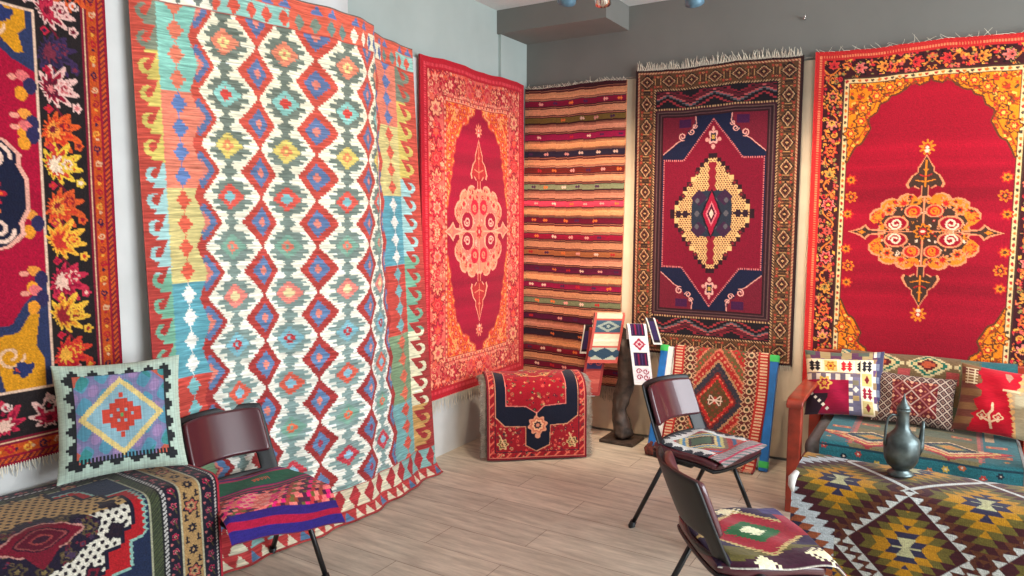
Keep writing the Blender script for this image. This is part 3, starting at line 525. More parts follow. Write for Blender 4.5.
# ---- large kilim of stepped diamonds draped over the column
TP = np.array([(.055, -3.10), (.10, -2.9), (.17, -2.62), (.25, -2.36), (.285, -2.22), (.285, -2.07), (.22, -1.91), (.09, -1.73), (.045, -1.57), (.035, -1.36)])
BP = np.array([(.10, -3.075), (.13, -2.86), (.16, -2.6), (.19, -2.4), (.215, -2.22), (.225, -2.05), (.215, -1.85), (.19, -1.68), (.17, -1.5), (.16, -1.335)])
def kilim_B():
    W, H = 1.85, 2.53; cv = Cv(W, H, .0043, (222, 70, 54)); cv.xs = cv.xs; U = cv.X/W; V = cv.Y; Z = 2.53-V; ny, nx = cv.ny, cv.nx
    jit = rng.normal(0, .0011, ny)[:, None]; jit2 = np.repeat(rng.normal(0, .003, ny//2+1), 2)[:ny, None]; Uj = U+jit
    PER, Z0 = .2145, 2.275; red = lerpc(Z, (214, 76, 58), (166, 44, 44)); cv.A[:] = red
    c = np.interp(Uj, [0, .060, .136, .201, .280, .350, .433, .536, .626, .704, .765, .88, 1], [-2., -1.4, -.5, 0, .5, 1, 1.5, 2, 2.5, 3, 3.5, 4.4, 5.])
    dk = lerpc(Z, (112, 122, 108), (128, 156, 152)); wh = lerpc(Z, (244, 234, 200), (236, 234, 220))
    main = (c > -.66) & (c < 3.62); r_row = (Z0-Z)/PER; q = .05; rq = (np.floor(r_row/q)+.5)*q
    kr = np.floor(rq); dz = np.abs(rq-kr-.5); cr = np.floor(c+1)-.5; dc = np.abs(c-cr)  # red cells centred at half integers
    rr = dc/.335+dz/.52
    wm = (c > -.5) & (c < 3.5); cv.A[wm] = wh[wm]
    # toothed grey leaves around each lozenge
    k = np.round(rq); dw = np.abs(c-np.round(c)); dzw = np.abs(rq-k); g = np.interp(dzw, [0, .05, .051, .10, .15, .151, .20, .201, .26, .30, .301, .36, .40, .43, .47, .5], [.22, .25, .27, .37, .31, .21, .22, .31, .23, .15, .09, .05, .03, .08, .12, .12])
    m = wm & (dw < g+jit2*1.2) & (rr > 1); cv.A[m] = dk[m]
    k = k.astype(int); cols = [((240, 130, 96), (240, 214, 130)), ((134, 196, 184), (222, 66, 56)), ((222, 196, 96), (238, 130, 80)), ((228, 80, 66), (120, 184, 188)), ((120, 166, 144), (236, 120, 96)), ((236, 124, 110), (232, 210, 150)), ((116, 176, 190), (196, 46, 52)), ((226, 88, 66), (130, 190, 210)), ((112, 160, 140), (232, 100, 62)), ((204, 52, 66), (140, 190, 216)), ((130, 180, 170), (220, 90, 70))]
    for i, (a, b) in enumerate(cols):
        m = main & (k == i) & (dw/.235+dzw/.27 < 1) & (rr > 1); cv.A[m] = a; m = main & (k == i) & (dw/.11+dzw/.13 < 1); cv.A[m] = b
        m = main & (k == i) & (dw/.045+dzw/.05 < 1) & (i % 2 == 0); cv.A[m] = a
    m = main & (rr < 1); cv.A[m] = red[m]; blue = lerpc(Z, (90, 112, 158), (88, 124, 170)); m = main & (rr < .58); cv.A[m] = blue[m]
    m = main & (c < -.2) & (rr < .72); cv.A[m] = blue[m]; m = main & (rr < np.where(c < -.2, .38, .22)); cv.A[m] = (228, 122, 104); m = main & (rr < .22) & (kr.astype(int) >= 8); cv.A[m] = (170, 46, 70)
    # side panels: blocks of four small diamonds; outer hook borders
    blk = np.floor((2.05-Z)/.388).astype(int)+1+0*blk0(Z); pc = [((128, 196, 178), (236, 116, 86)), ((238, 124, 96), (92, 124, 184)), ((214, 196, 122), (230, 88, 62)), ((86, 160, 176), (240, 238, 226)), ((206, 66, 54), (112, 180, 184)), ((120, 150, 110), (226, 100, 70)), ((110, 170, 170), (220, 80, 60))]
    hc = [(124, 134, 112), (216, 192, 90), (158, 204, 202), (110, 172, 142), (224, 218, 180), (200, 150, 80)]
    for side, (e0, e1, s0, s1) in enumerate(((0, .050, .050, .120), (.90, 1.0, .788, .90))):
        sh = 0 if side == 0 else 1; hb = np.floor((2.20-Z)/.44).astype(int)+1
        loc = (Uj-s0)/(s1-s0); ctr = .62 if side == 0 else .5
        pz = (np.floor(((2.05-Z)/.097)*7)+.5)/7; pf = np.abs(pz-np.floor(pz)-.5)
        rag = .10*tri(Z/.021)+.0
        m = (loc > -0.0) & (loc < 1.0)
        for i, (a, b) in enumerate(pc):
            mm = m & (np.clip(blk+sh, 0, 6) == i); cv.A[mm] = a; cv.A[mm & (np.abs(loc-ctr)/.26+pf/.46 < 1)] = b
            # panel colour bleeds in teeth toward the diamonds
            t = (loc >= 1.0) & (loc < 1.0+.28*tri(r_row+.0)) if side == 0 else (loc <= 0) & (loc > -.22*tri(r_row)); cv.A[t & (np.clip(blk+sh, 0, 6) == i)] = a
        hl = (Uj-e0)/(e1-e0) if side == 0 else (e1-Uj)/(e1-e0)     # 0 at the outer edge, 1 inside
        ph = ((2.4-Z)/.105) % 1
        for i, a in enumerate(hc):
            mm = (hl > 0) & (hl < 1.02) & (np.clip(hb, 0, 5) == i) & ((Uj < .5) if side == 0 else (Uj > .5))
            cv.A[mm & (hl > .95-.5*ph)] = a
            cv.A[mm & (np.hypot((hl-.48)/.28, (ph-.52)/.30) < 1) & (np.hypot((hl-.54)/.15, (ph-.50)/.16) > 1) & ~((hl > .5) & (ph > .28) & (ph < .50))] = a
    # chevrons beside the panels use the half diamonds; top and bottom bands
    tb = Z > 2.39; cv.A[tb] = np.array((226, 88, 64)); zz = (Z-2.39)/.085
    bq = np.floor(Uj*11); par = {0: ((238, 232, 208), (112, 122, 112)), 1: ((238, 232, 208), (112, 122, 112)), 2: ((140, 196, 182), (230, 84, 62)), 3: ((140, 196, 182), (230, 84, 62)), 4: ((228, 92, 66), (120, 138, 120)), 5: ((228, 92, 66), (110, 140, 130)), 6: ((228, 92, 66), (240, 230, 200)), 7: ((240, 226, 190), (84, 110, 160)), 8: ((240, 226, 190), (84, 110, 160)), 9: ((228, 92, 66), (110, 140, 130)), 10: ((140, 196, 182), (230, 84, 62))}
    for i, (a, b) in par.items():
        mm = tb & (zz > .06) & (zz < 1) & (bq == i); cv.A[mm] = a; lx = (Uj*11*2.2) % 1; cv.A[mm & (np.abs(lx-.5)/.36+np.abs((np.floor(zz*8)+.5)/8-.5)/.46 < 1)] = b
    cv.A[tb & (zz < .06)] = (196, 70, 60); lx = (Uj*24) % 1; z2 = (Z-2.482)/.036; cv.A[tb & (z2 > 0) & (z2 < 1) & (np.abs(lx-.5) < .34*(1-np.floor(z2*5)/5)) & (np.floor(Uj*24) % 3 > 0)] = (92, 116, 170)
    cv.A[Z > 2.522] = (120, 104, 92)
    bb = Z < .172; cv.A[bb] = (196, 54, 54); zz = (Z-.06)/.105; mm = bb & (zz > 0) & (zz < 1); lx = (Uj*17) % 1; sec = (np.floor(Uj*5) % 3)
    bg = np.where((sec == 0)[..., None], (224, 216, 184), np.where((sec == 1)[..., None], (130, 180, 176), (226, 210, 176))); cv.A[mm] = bg[mm]; cv.A[mm & (np.abs(lx-.5) < .40*(1-np.abs(zz-.5)*1.6))] = (184, 44, 50)
    z3 = (Z-.012)/.04; lx = (Uj*26) % 1; cv.A[(z3 > 0) & (z3 < 1) & (np.abs(lx-.5) < .4*(1-z3))] = (222, 208, 176); cv.A[(z3 > 0) & (z3 < 1) & (np.abs(lx-.5) < .4*(1-z3)) & (np.floor(Uj*26) % 4 == 1)] = (80, 120, 160)
    cv.A = cv.A*.87+.13*cv.A.mean(2, keepdims=True)+4; kx = np.linspace(0, 1, 40); S_ = rng.normal(0, .06, (ny, 40)); st_ = np.stack([np.interp(np.linspace(0, 1, nx), kx, S_[j]) for j in range(ny)]); cv.A = cv.A*(1+st_)[..., None]+(st_*55)[..., None]; cv.A *= (1+rng.normal(0, .05, ny))[:, None, None]; return cv
def blk0(Z): return np.zeros(Z.shape, int)
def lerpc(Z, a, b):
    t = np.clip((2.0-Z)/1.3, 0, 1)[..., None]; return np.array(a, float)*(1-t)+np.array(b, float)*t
cvB = kilim_B()
def smooth_curve(P, n):
    Q = np.vstack([2*P[0]-P[1], P, 2*P[-1]-P[-2]]); out = []
    for i in range(len(P)-1):
        p0, p1, p2, p3 = Q[i:i+4]
        for s in np.linspace(0, 1, 24, endpoint=False): out.append(.5*((2*p1)+(-p0+p2)*s+(2*p0-5*p1+4*p2-p3)*s*s+(-p0+3*p1-3*p2+p3)*s**3))
    out = np.array(out+[P[-1]]); L = np.r_[0, np.cumsum(np.hypot(*np.diff(out, axis=0).T))]; t = np.linspace(0, L[-1], n)
    return np.stack([np.interp(t, L, out[:, 0]), np.interp(t, L, out[:, 1])], -1)
ny, nx = cvB.ny, cvB.nx; c0 = smooth_curve(TP, nx); c1 = smooth_curve(BP, nx); tt = (cvB.ys/2.53)[:, None]
PX = c0[None, :, 0]*(1-tt)+c1[None, :, 0]*tt; PY = c0[None, :, 1]*(1-tt)+c1[None, :, 1]*tt; u = np.linspace(0, 1, nx)[None, :]
zz = 2.53-cvB.Y; PX = PX+.010*np.sin(u*31+tt*2)*(.4+.6*tt)+.006*np.sin(u*57-tt*3)+.055*np.clip(1-zz/.10, 0, 1)**2; PXb = np.maximum(PX, .03)
zz = np.maximum(zz+.012*np.sin(u*9)*(1-tt), .012)
oB = grid('hanging_kilim', np.stack([PXb, PY, zz], -1), cvB.A, .006, FLAT)
tag(oB, 'huge red, cream and blue diamond kilim draped over the column down to the floor', 'kilim', WG)
# ------------------------------------------------------------------ draped textiles and furniture
def bent(profile, n):
    """arc length resampling of a drape profile given as (horizontal, z) points"""
    p = np.array(profile, float)
    for _ in range(3):   # corner cutting keeps the ends
        a = p[:-1]*.75+p[1:]*.25; b = p[:-1]*.25+p[1:]*.75; p = np.vstack([p[:1], np.stack([a, b], 1).reshape(-1, 2)[1:-1], p[-1:]])
    L = np.r_[0, np.cumsum(np.hypot(*np.diff(p, axis=0).T))]; t = np.linspace(0, L[-1], n); return np.stack([np.interp(t, L, p[:, 0]), np.interp(t, L, p[:, 1])], -1), L[-1]
def drape(name, cv, org, xdir, ydir, profile, m, thick=.01, wob=.004, parent=None, backcol=None, taper=0.):
    """cv.X runs along xdir, cv.Y follows the profile measured along ydir and z"""
    pr, L = bent(profile, cv.ny); xd, yd = np.array(xdir, float), np.array(ydir, float); X = cv.X; h, z = pr[:, 0][:, None], pr[:, 1][:, None]
    h = h-taper*(cv.w-X)*np.clip(1-h/.38, 0, 1); h = h+wob*np.sin(X*17+z*5)*np.clip((z.max()-z)/.2, 0, 1); z = z+wob*.5*np.sin(X*13+2)
    P = np.zeros(X.shape+(3,)); P += np.array(org); P[..., 0] += X*xd[0]+h*yd[0]; P[..., 1] += X*xd[1]+h*yd[1]; P[..., 2] += z
    if taper: P[..., 0] = np.maximum(P[..., 0], .045-.30)
    return grid(name, P, cv.A, thick, m, parent, backcol), P
def pillow(name, cv, thick, back, m=None, pinch=.07, sag=.0):
    """square cushion standing on its lower edge; front looks along +x local, width along y, height z"""
    ny, nx = cv.ny, cv.nx; a = np.linspace(-1, 1, nx)[None, :]; b = np.linspace(1, -1, ny)[:, None]
    bulge = (np.clip(1-np.abs(a)**2.6, 0, 1)*np.clip(1-np.abs(b)**2.6, 0, 1))**.55
    y = a*(1-pinch*(1-b*b))*cv.w/2; z = b*(1-pinch*(1-a*a))*cv.h/2+cv.h/2*(1-pinch*.0)
    z = z-sag*(1-a*a)*(b > 0)*b*cv.h/2; cr = .004*np.sin(a*9+b*5)+.003*np.sin(a*4-b*13)
    F = np.stack([thick/2*bulge+cr*bulge+0*a, y+0*b, z+0*a], -1); B = F.copy(); B[..., 0] = -thick/2*bulge; B = B[:, ::-1]
    ii = np.arange(ny*nx).reshape(ny, nx); jj = ny*nx+ii
    q = lambda i: np.stack([i[:-1, :-1], i[1:, :-1], i[1:, 1:], i[:-1, 1:]], -1).reshape(-1, 4)
    ring = lambda i: np.concatenate([i[:-1, 0], i[-1, :-1], i[:0:-1, -1], i[0, :0:-1]])
    r1, r2 = ring(ii), ring(jj[:, ::-1]); F_ = np.concatenate([q(ii), q(jj), np.stack([r1, np.roll(r1, -1), np.roll(r2, -1), r2], -1)[:, ::-1]])
    V = np.concatenate([F.reshape(-1, 3), B.reshape(-1, 3)]); bc = np.tile(lin(back), (ny*nx, 1)); C = np.concatenate([lin(cv.A).reshape(-1, 3), bc])
    me = bpy.data.meshes.new(name); me.vertices.add(len(V)); me.vertices.foreach_set('co', V.astype(np.float32).ravel()); me.loops.add(len(F_)*4); me.loops.foreach_set('vertex_index', F_.astype(np.int32).ravel())
    me.polygons.add(len(F_)); me.polygons.foreach_set('loop_start', (np.arange(len(F_))*4).astype(np.int32)); me.update(calc_edges=True); me.polygons.foreach_set('use_smooth', np.ones(len(F_), bool))
    at = me.color_attributes.new('dye', 'FLOAT_COLOR', 'POINT'); at.data.foreach_set('color', np.c_[C, np.ones(len(C))].astype(np.float32).ravel())
    me.materials.append(m or FLAT); o = bpy.data.objects.new(name, me); sc.collection.objects.link(o); return o
def place(o, loc, facing, tilt=0., roll=0.):
    """facing = heading of the front, tilt leans it back, roll turns it in its own plane"""
    o.matrix_world = Matrix.Translation(loc) @ Matrix.Rotation(R(facing), 4, 'Z') @ Matrix.Rotation(R(-tilt), 4, 'Y') @ Matrix.Rotation(R(roll), 4, 'X')

# ---- big covered bench at left
def cloth_G():
    W, H = 1.62, 1.0; cv = Cv(W, H, .0034, (24, 22, 38)); X, Y = cv.X, cv.Y; a = W-X
    m = np.minimum(np.minimum(a, X), Y+.14)       # long cloth: borders on three sides (bottom stays on the floor side)
    E = [(0, .008, (190, 40, 60)), (.008, .014, (30, 26, 40)), (.014, .022, (220, 210, 205)), (.022, .072, (26, 24, 44)), (.072, .080, (196, 190, 160)), (.080, .150, (186, 148, 96)), (.150, .157, (196, 190, 160)), (.157, .206, (26, 24, 44)), (.206, .218, (220, 216, 214)), (.218, .228, (30, 30, 34)), (.228, .262, (40, 50, 44)), (.262, .268, (180, 180, 150))]
    for x0, x1, c in E: cv.put((m >= x0) & (m < x1), c)
    cv.put((m > .206) & (m < .218) & (((X*.8+Y) % .016) < .007), (20, 20, 26)); cv.put((m > .228) & (m < .262) & (((X+Y) % .012) < .006), (84, 92, 60)); cv.put((m > .014) & (m < .022) & (((X+Y) % .014) < .006), (60, 20, 40))
    fl = [(200, 40, 80), (214, 90, 110), (170, 60, 90)]
    def along(c0, step):
        for t in np.arange(.05, H, step): yield W-c0, t, 0
        for t in np.arange(.3, W-.25, step): yield t, c0, 1
    for k, c0 in enumerate((.047, .181)):
        for i, (x, y, s) in enumerate(along(c0, .058)):
            cv.flower(x, y, .014, 5, [fl[i % 3], (60, 20, 50), (226, 160, 150)], i); cv.line([(x, y), (x+(.012 if not s else .03), y+(.03 if not s else .012))], .004, (90, 80, 50)); cv.ell(x-(.014 if not s else -.02), y+.026*(1-s), .005, .005, (200, 110, 110))
    blk = (24, 22, 40)
    for i, (x, y, s) in enumerate(along(.115, .085)):
        if i % 3 == 2:
            cv.flower(x, y, .034, 6, [blk, (196, 96, 80), (190, 156, 110), blk], .3)
        else: cv.flower(x, y, .020, 8, [blk, blk, (200, 160, 110)])
        for e in (-1, 1):
            xx, yy = (x+e*.022, y+.042) if not s else (x+.042, y+e*.022)
            cv.rect(xx-.008, yy-.010, xx+.008, yy-.004, blk); cv.rect(xx-.004, yy-.016, xx+.002, yy+.012, blk); cv.rect(xx-.008, yy+.006, xx+.010, yy+.011, blk)
    f = m > .268; cv.put(f, (30, 44, 78)); X0 = W-.268
    # dark blue corners, red ground, serrated teal line
    cx, cy = 1.02, .40; q = .018; dx = (np.floor(np.abs(X-cx)/q)+.5)*q; dy = (np.floor(np.abs(Y-cy)/q)+.5)*q
    saw = .012*tri(X/.022)+.012*tri(Y/.022)
    e1 = f & (np.abs(X-cx)+saw*.6 < np.interp(Y, [0, .12, .30, .301, .52, .521, .62, .621, .72, .721, .85], [.20, .20, .24, .322, .322, .27, .27, .21, .21, .15, .15])) & (Y > .165+saw)
    d1 = np.zeros_like(e1); 
    for s in (-1, 1): d1 |= np.roll(e1, s*3, 1) | np.roll(e1, s*3, 0)
    cv.put(f & d1, (150, 196, 184)); cv.put(e1, (188, 26, 36))
    rc = f & (dx < np.interp(dy, [0, .07, .071, .13, .131, .20, .201, .30, .301, .42], [.262, .262, .225, .225, .18, .18, .13, .13, .08, .08]))
    d2 = np.zeros_like(rc)
    for s in (-1, 1): d2 |= np.roll(rc, s*4, 1) | np.roll(rc, s*4, 0)
    cv.put(f & d2, (22, 22, 46)); cv.put(rc, (236, 230, 214)); cv.put(rc & (Y < .385), (206, 170, 112))  # top-lit beige painted into the cream above the fold
    g = (np.hypot(((X+.5*(np.floor(Y/.021) % 2)*.026) % .026)-.013, (Y % .021)-.0105) < .0068); cv.put(rc & g, (30, 20, 34))
    th = ((np.abs(X-cx)/.19)**1.6+(np.abs(Y-.43)/.115)**1.6+.12*tri(X*17)+.12*tri(Y*19) < 1); cv.put(th, (30, 20, 44))
    for (x, y) in ((-.14, .43), (.14, .43), (-.07, .50), (.07, .50), (-.08, .36), (.08, .36), (0, .53)): cv.flower(cx+x, y, .028, 5, [(86, 72, 50), (30, 20, 44), (130, 110, 70)])
    cv.specks(th, 70, [(110, 90, 60), (70, 50, 80), (120, 30, 50)], .006, .013)
    def lob(k, c): cv.put((np.abs(X-cx)/(.12*k))**1.3+(np.abs(Y-.42)/(.058*k))**1.3+.1*tri(X*22) < 1, c)
    lob(1.08, (200, 140, 130)); lob(1., (120, 16, 40)); lob(.70, (60, 14, 36)); lob(.62, (150, 70, 70)); lob(.56, (90, 14, 36)); lob(.3, (150, 60, 60)); lob(.22, (60, 20, 40)); cv.poly([(cx-.05, .46), (cx+.05, .46), (cx+.02, .50), (cx, .52), (cx-.02, .50)], (120, 16, 40))
    for x, y in ((-.22, .45), (.22, .47), (-.13, .58), (.14, .59), (-.02, .64), (.22, .36), (-.22, .36), (.06, .70), (-.05, .74)): cv.flower(cx+x, y, .034, 4, [(30, 20, 40), (120, 20, 44) if abs(x) < .2 else (40, 24, 40), (30, 20, 40)], .4)
    cv.A *= .84*rng.normal(1, .07, (cv.ny, cv.nx, 1)); return cv
cvG = cloth_G()
bench = empty('covered_bench', (.30, -3.9, 0), 0); tag(bench, 'low bench at left wrapped in a navy, gold and red medallion rug', 'bench')
hb = R(4); xd = (math.sin(hb), math.cos(hb), 0); yd = (math.cos(hb), -math.sin(hb), 0)   # xd runs along the wall to the right end, yd toward the room
org = np.array([.51, -3.115, 0])-np.array(xd)*1.62-np.array(yd)*.38
fx = boxo('frame', (-.205, -.80, 0), (.125, .76, .575), M['box'], bench, .01); fx.rotation_euler = (0, 0, -hb)
oG, PG = drape('rug_cover', cvG, org-np.array([.30, -3.9, 0]), xd, yd, [(0, .585), (.0, .592), (.30, .600), (.378, .595), (.388, .53), (.392, .06), (.395, .012)], PILE, .012, .004, bench, None, .13)
# cushion leaning on it against the wall
def cush_G():
    W = .425; cv = Cv(W, W, .0024, (200, 222, 206)); X, Y = cv.X, cv.Y; q = .011; xq, yq = (np.floor(X/q)+.5)*q, (np.floor(Y/q)+.5)*q
    e = np.minimum(np.minimum(xq, W-xq), np.minimum(yq, W-yq)); t = np.where(np.minimum(xq, W-xq) < np.minimum(yq, W-yq), yq, xq)
    cv.put(e > .024+.030*tri(t/.062), (44, 46, 50)); cv.put(e < .018+.018*tri(t/.062)*0, (206, 226, 208))
    ins = (X > .060) & (X < W-.060) & (Y > .048) & (Y < W-.055); cv.put(ins, (136, 134, 176))
    cxx, cyy = W/2, W/2-.005; r = np.abs(X-cxx)/.145+np.abs(np.floor(Y/.007)*.007-cyy)/.150
    n = np.sin(X*90)*.5+np.sin(Y*70+X*30)*.5; cv.put(ins & (n > .1), (96, 160, 186)); cv.put(ins & (n < -.45), (168, 140, 186)); cv.put(ins & (np.abs(X-cxx)+np.abs(Y-cyy) > .27), (214, 104, 84)); cv.put(ins & (np.abs(X-cxx)+np.abs(Y-cyy) > .235) & (n > .3), (70, 150, 150))
    cv.put(r < 1.02, (242, 214, 140)); cv.put(r < .84, (150, 190, 204)); rd = (214, 74, 58)
    for x, y, a, b in ((0, 0, .022, .062), (0, 0, .062, .020), (-.05, 0, .018, .026), (.05, 0, .018, .026), (-.024, -.034, .018, .014), (.024, -.034, .018, .014), (-.024, .034, .018, .014), (.024, .034, .018, .014), (0, -.076, .007, .01), (0, .076, .007, .01)): cv.rect(cxx+x-a, cyy+y-b, cxx+x+a, cyy+y+b, rd)
    for x, y in ((-.012, -.02), (.014, -.018), (-.013, .02), (.012, .022), (.036, .0), (-.036, 0)): cv.rect(cxx+x-.005, cyy+y-.006, cxx+x+.005, cyy+y+.006, (160, 196, 210))
    cv.rect(cxx-.006, cyy-.007, cxx+.006, cyy+.007, (110, 180, 110))
    st = ((X % .012) < .005) & (Y > W-.070) & (Y < W-.050) & (X > .06) & (X < W-.06); cv.put(st, (40, 42, 46))
    cv.A *= .9*(1+rng.normal(0, .04, cv.nx))[None, :, None]; return cv
pg = pillow('cushion', cush_G(), .13, (206, 214, 196)); place(pg, (.265, -3.325, .610), -27, 17, 0)
tag(pg, 'pastel square cushion with yellow diamond propped on the covered bench', 'cushion', 'patterned cushions')

# ---- chest in the corner draped with a red and navy rug
def cloth_H():
    W, H = .645, .86; cv = Cv(W, H, .0026, (150, 24, 34)); X, Y = cv.X, cv.Y; rd = (150, 20, 34)
    cols = [(214, 70, 66), (60, 30, 50), (204, 150, 110), (120, 14, 30), (226, 110, 90), (50, 44, 50)]; o = .365
    cv.put(np.ones(X.shape, bool), rd); cv.specks(np.ones(X.shape, bool), 900, cols, .005, .013, (100, 12, 26))
    e = np.minimum(np.minimum(X, W-X), np.minimum(Y, H-Y)); cv.put(e < .012, (120, 16, 34)); cv.put((e > .012) & (e < .016), (210, 120, 100)); cv.put((e > .048) & (e < .053), (60, 24, 40)); cv.put((e < .045) & (e > .016) & (tri((X+Y)*16) > .75), (220, 100, 80))
    nav = [(.055, .06), (.055, o+.21), (.115, o+.27), (.250, o+.275), (.250, o+.40), (.315, o+.44), (.400, o+.40), (.405, o+.27), (.515, o+.265), (.585, o+.21), (.59, .06)]
    cv.poly([(x+.004*(x > .3)-.004*(x < .3), y+.006) for x, y in nav], (206, 140, 110)); cv.poly(nav, (16, 20, 40))
    med = [(.16, .06), (.09, .11), (.055, .155), (.12, .21), (.125, o+.135), (.25, o+.14), (.318, o+.185), (.365, o+.14), (.505, o+.13), (.51, .20), (.54, .15), (.47, .06)]
    cv.poly([((x-.315)*1.03+.315, (y-.3)*1.03+.3) for x, y in med], (214, 120, 110)); cv.poly(med, (156, 16, 34))
    mk = cv.pm(med, (slice(None), slice(None))); cv.specks(mk, 150, [(210, 80, 70), (40, 20, 40), (206, 150, 100), (110, 110, 70)], .006, .014)
    for x, y in ((.25, .24), (.39, .24), (.32, .17)): cv.flower(x, y, .035, 6, [(206, 160, 100), (40, 30, 40), (180, 60, 50)])
    cv.line([(.20, .20), (.26, .26), (.32, .28), (.38, .26), (.44, .20)], .008, (214, 170, 110))
    cv.line([(.318, o+.185), (.318, o+.21)], .008, (220, 150, 130)); cv.flower(.325, o+.27, .066, 8, [(226, 150, 120), (214, 120, 90), (240, 180, 140), (60, 40, 50), (220, 140, 110)], .2, .2); cv.ell(.325, o+.34, .018, .018, (226, 150, 120))
    for x in (.10, .55): cv.flower(x, o+.39, .04, 6, [(206, 160, 110), (90, 80, 50), (206, 160, 110), (120, 20, 30)]); cv.line([(x-.02, o+.33), (x+.02, o+.42)], .009, (216, 176, 130))
    cv.A *= rng.normal(1, .05, (cv.ny, cv.nx, 1)); return cv
chest = empty('draped_chest', (.48, -.72, 0)); tag(chest, 'small chest in the corner draped with a red and navy medallion rug', 'chest')
hx = np.array((.781, .625, 0)); hx /= np.linalg.norm(hx); hy = np.array((hx[1], -hx[0], 0)); oh = np.array([.34, -1.03, 0])-hy*.36
bx = boxo('body', (-.30, -.145, 0), (.30, .145, .455), M['box'], chest, .01); bx.location = (-.002, .03, 0); bx.rotation_euler = (0, 0, math.atan2(hx[1], hx[0]))
oH, PH = drape('rug_cover', cloth_H(), oh-np.array([.48, -.72, 0]), hx, hy, [(0, .475), (.02, .515), (.14, .535), (.28, .520), (.345, .470), (.36, .38), (.366, .2), (.375, .012)], PILE, .012, .004, chest)
# grey fringe of an under-cloth seen at both sides
for nm, uu in (('side_fringe', -.012), ('side_fringe', .655)):
    bm = bmesh.new(); pr, L = bent([(.02, .47), (.04, .50), (.14, .520), (.28, .508), (.325, .46), (.335, .38), (.34, .2), (.345, .03)], 120)
    for k in range(120):
        p = oh-np.array([.48, -.72, 0])+hx*uu+hy*pr[k, 0]+np.array([0, 0, pr[k, 1]]); d = hx*(-1 if uu < 0 else 1)*.03
        tube(bm, [p-d*.6, p+d*.4+np.array([0, 0, -.004]), p+d+np.array([random.uniform(-.006, .006), random.uniform(-.006, .006), -.012])], [.003, .0026, .0016], 4)
    tag(bobj(nm, bm, M['greyfringe'], chest), kind='stuff')

# ---- driftwood stand with woven strips hung over it
stand = empty('driftwood_stand', (.90, -.17, 0)); tag(stand, 'dark gnarled driftwood stand with woven strips hung over its top', 'stand')
boxo('base_plate', (-.125, -.11, 0), (.125, .11, .022), M['trunk'], stand, .006)
bm = bmesh.new(); pts = [(.02, 0, .02), (.0, -.01, .10), (-.02, .0, .2), (-.02, .01, .3), (.03, .0, .42), (.035, -.01, .54), (.02, .0, .64), (-.02, 0, .72), (-.06, 0, .80)]
tube(bm, pts, [.085, .065, .055, .06, .062, .058, .062, .066, .05], 18)
tube(bm, [(.03, 0, .55), (.09, .01, .66), (.12, -.03, .73), (.125, -.06, .80)], [.045, .036, .03, .022], 12)
tube(bm, [(-.01, 0, .6), (-.10, -.01, .70), (-.19, -.01, .76), (-.28, -.01, .77)], [.045, .034, .028, .02], 12)
tr = bobj('trunk', bm, M['trunk'], stand, True)
sd = tr.modifiers.new('sub', 'SUBSURF'); sd.levels = 2; sd.render_levels = 2
tx = bpy.data.textures.new('gnarl', 'CLOUDS'); tx.noise_scale = .07; dm = tr.modifiers.new('gnarl', 'DISPLACE'); dm.texture = tx; dm.strength = .035
def strip(name, cv, top, wdir, fall, front, back, lean, arch=.03, m=None):
    """narrow woven strip hung over a peg: back flap, ridge, front flap; wdir across, fall = horizontal way the front faces"""
    wd, fa = np.array(wdir, float), np.array(fall, float); pr, L = bent([(-arch, top[2]-back), (-arch, top[2]-.02), (-arch*.5, top[2]), (arch*.5, top[2]), (arch, top[2]-.03), (arch*1.15, top[2]-front)], cv.ny)
    s = cv.X-cv.w/2; h, z = pr[:, 0][:, None], pr[:, 1][:, None]; drop = top[2]-z; sg = np.where(h > 0, 1, .4)
    P = np.zeros(cv.X.shape+(3,)); P += np.array([top[0], top[1], 0]); off = s+lean*drop*sg; P += off[..., None]*wd+(h+.006*np.sin(s*20))[..., None]*fa; P[..., 2] += z-.10*s*0
    return grid(name, P, cv.A, .005, m or FLAT)
def strip_cv(W, L, edge, cells, seed, back):
    cv = Cv(W, L, .0026, edge); X, Y = cv.X, cv.Y; rg = random.Random(seed); n = len(cells); e = .018; y0 = back
    for i, (kind, a, b, c) in enumerate(cells):
        ya = L-.02-(i+1)*(L-back-.02)/n+.006; yb = L-.02-i*(L-back-.02)/n-.006; cv.rect(e, ya, W-e, yb, a); mx, my, hw, hh = W/2, (ya+yb)/2, W/2-e, (yb-ya)/2
        if kind == 'hour': cv.dia(mx, my, hw, hh, b, .006); cv.dia(mx-hw, my, hw*.6, hh*.7, b, .006); cv.dia(mx+hw, my, hw*.6, hh*.7, b, .006)
        if kind == 'dia': cv.dia(mx, my, hw*.95, hh*.95, b, .006); cv.dia(mx, my, hw*.55, hh*.55, c, .006); cv.flower(mx, my, .014, 5, [b])
        if kind == 'bars':
            for k in range(4): cv.rect(e+hw*2*(k/4)+.004, ya+.006, e+hw*2*(k/4)+hw*.28, yb-.006, b if k % 2 else c)
        if kind == 'curl':
            for sx in (-1, 1):
                for sy in (-1, 1): cv.spiral(mx+sx*hw*.5, my+sy*hh*.45, .020, .007, b, 0, 1.1, sx)
        if kind == 'bands': cv.rect(e, ya+hh*.8, W-e, ya+hh*1.2, b)
    cv.rect(e, .01, W-e, back-.01, cells[0][1]); return cv
wd = (.84, .54, 0); fl = (.54, -.84, 0)
cr, bl, sal = (226, 206, 178), (66, 86, 104), (190, 84, 74)
s1 = strip('woven_strip', strip_cv(.205, .70, sal, [('hour', (170, 176, 160), (44, 66, 86), cr), ('bands', (232, 206, 176), (240, 220, 196), cr), ('dia', (60, 84, 104), (150, 160, 150), (52, 74, 92)), ('bands', (230, 200, 170), (200, 190, 160), cr)], 1, .28), (.822, -.235, .905), wd, fl, .34, .26, -.16, .045)
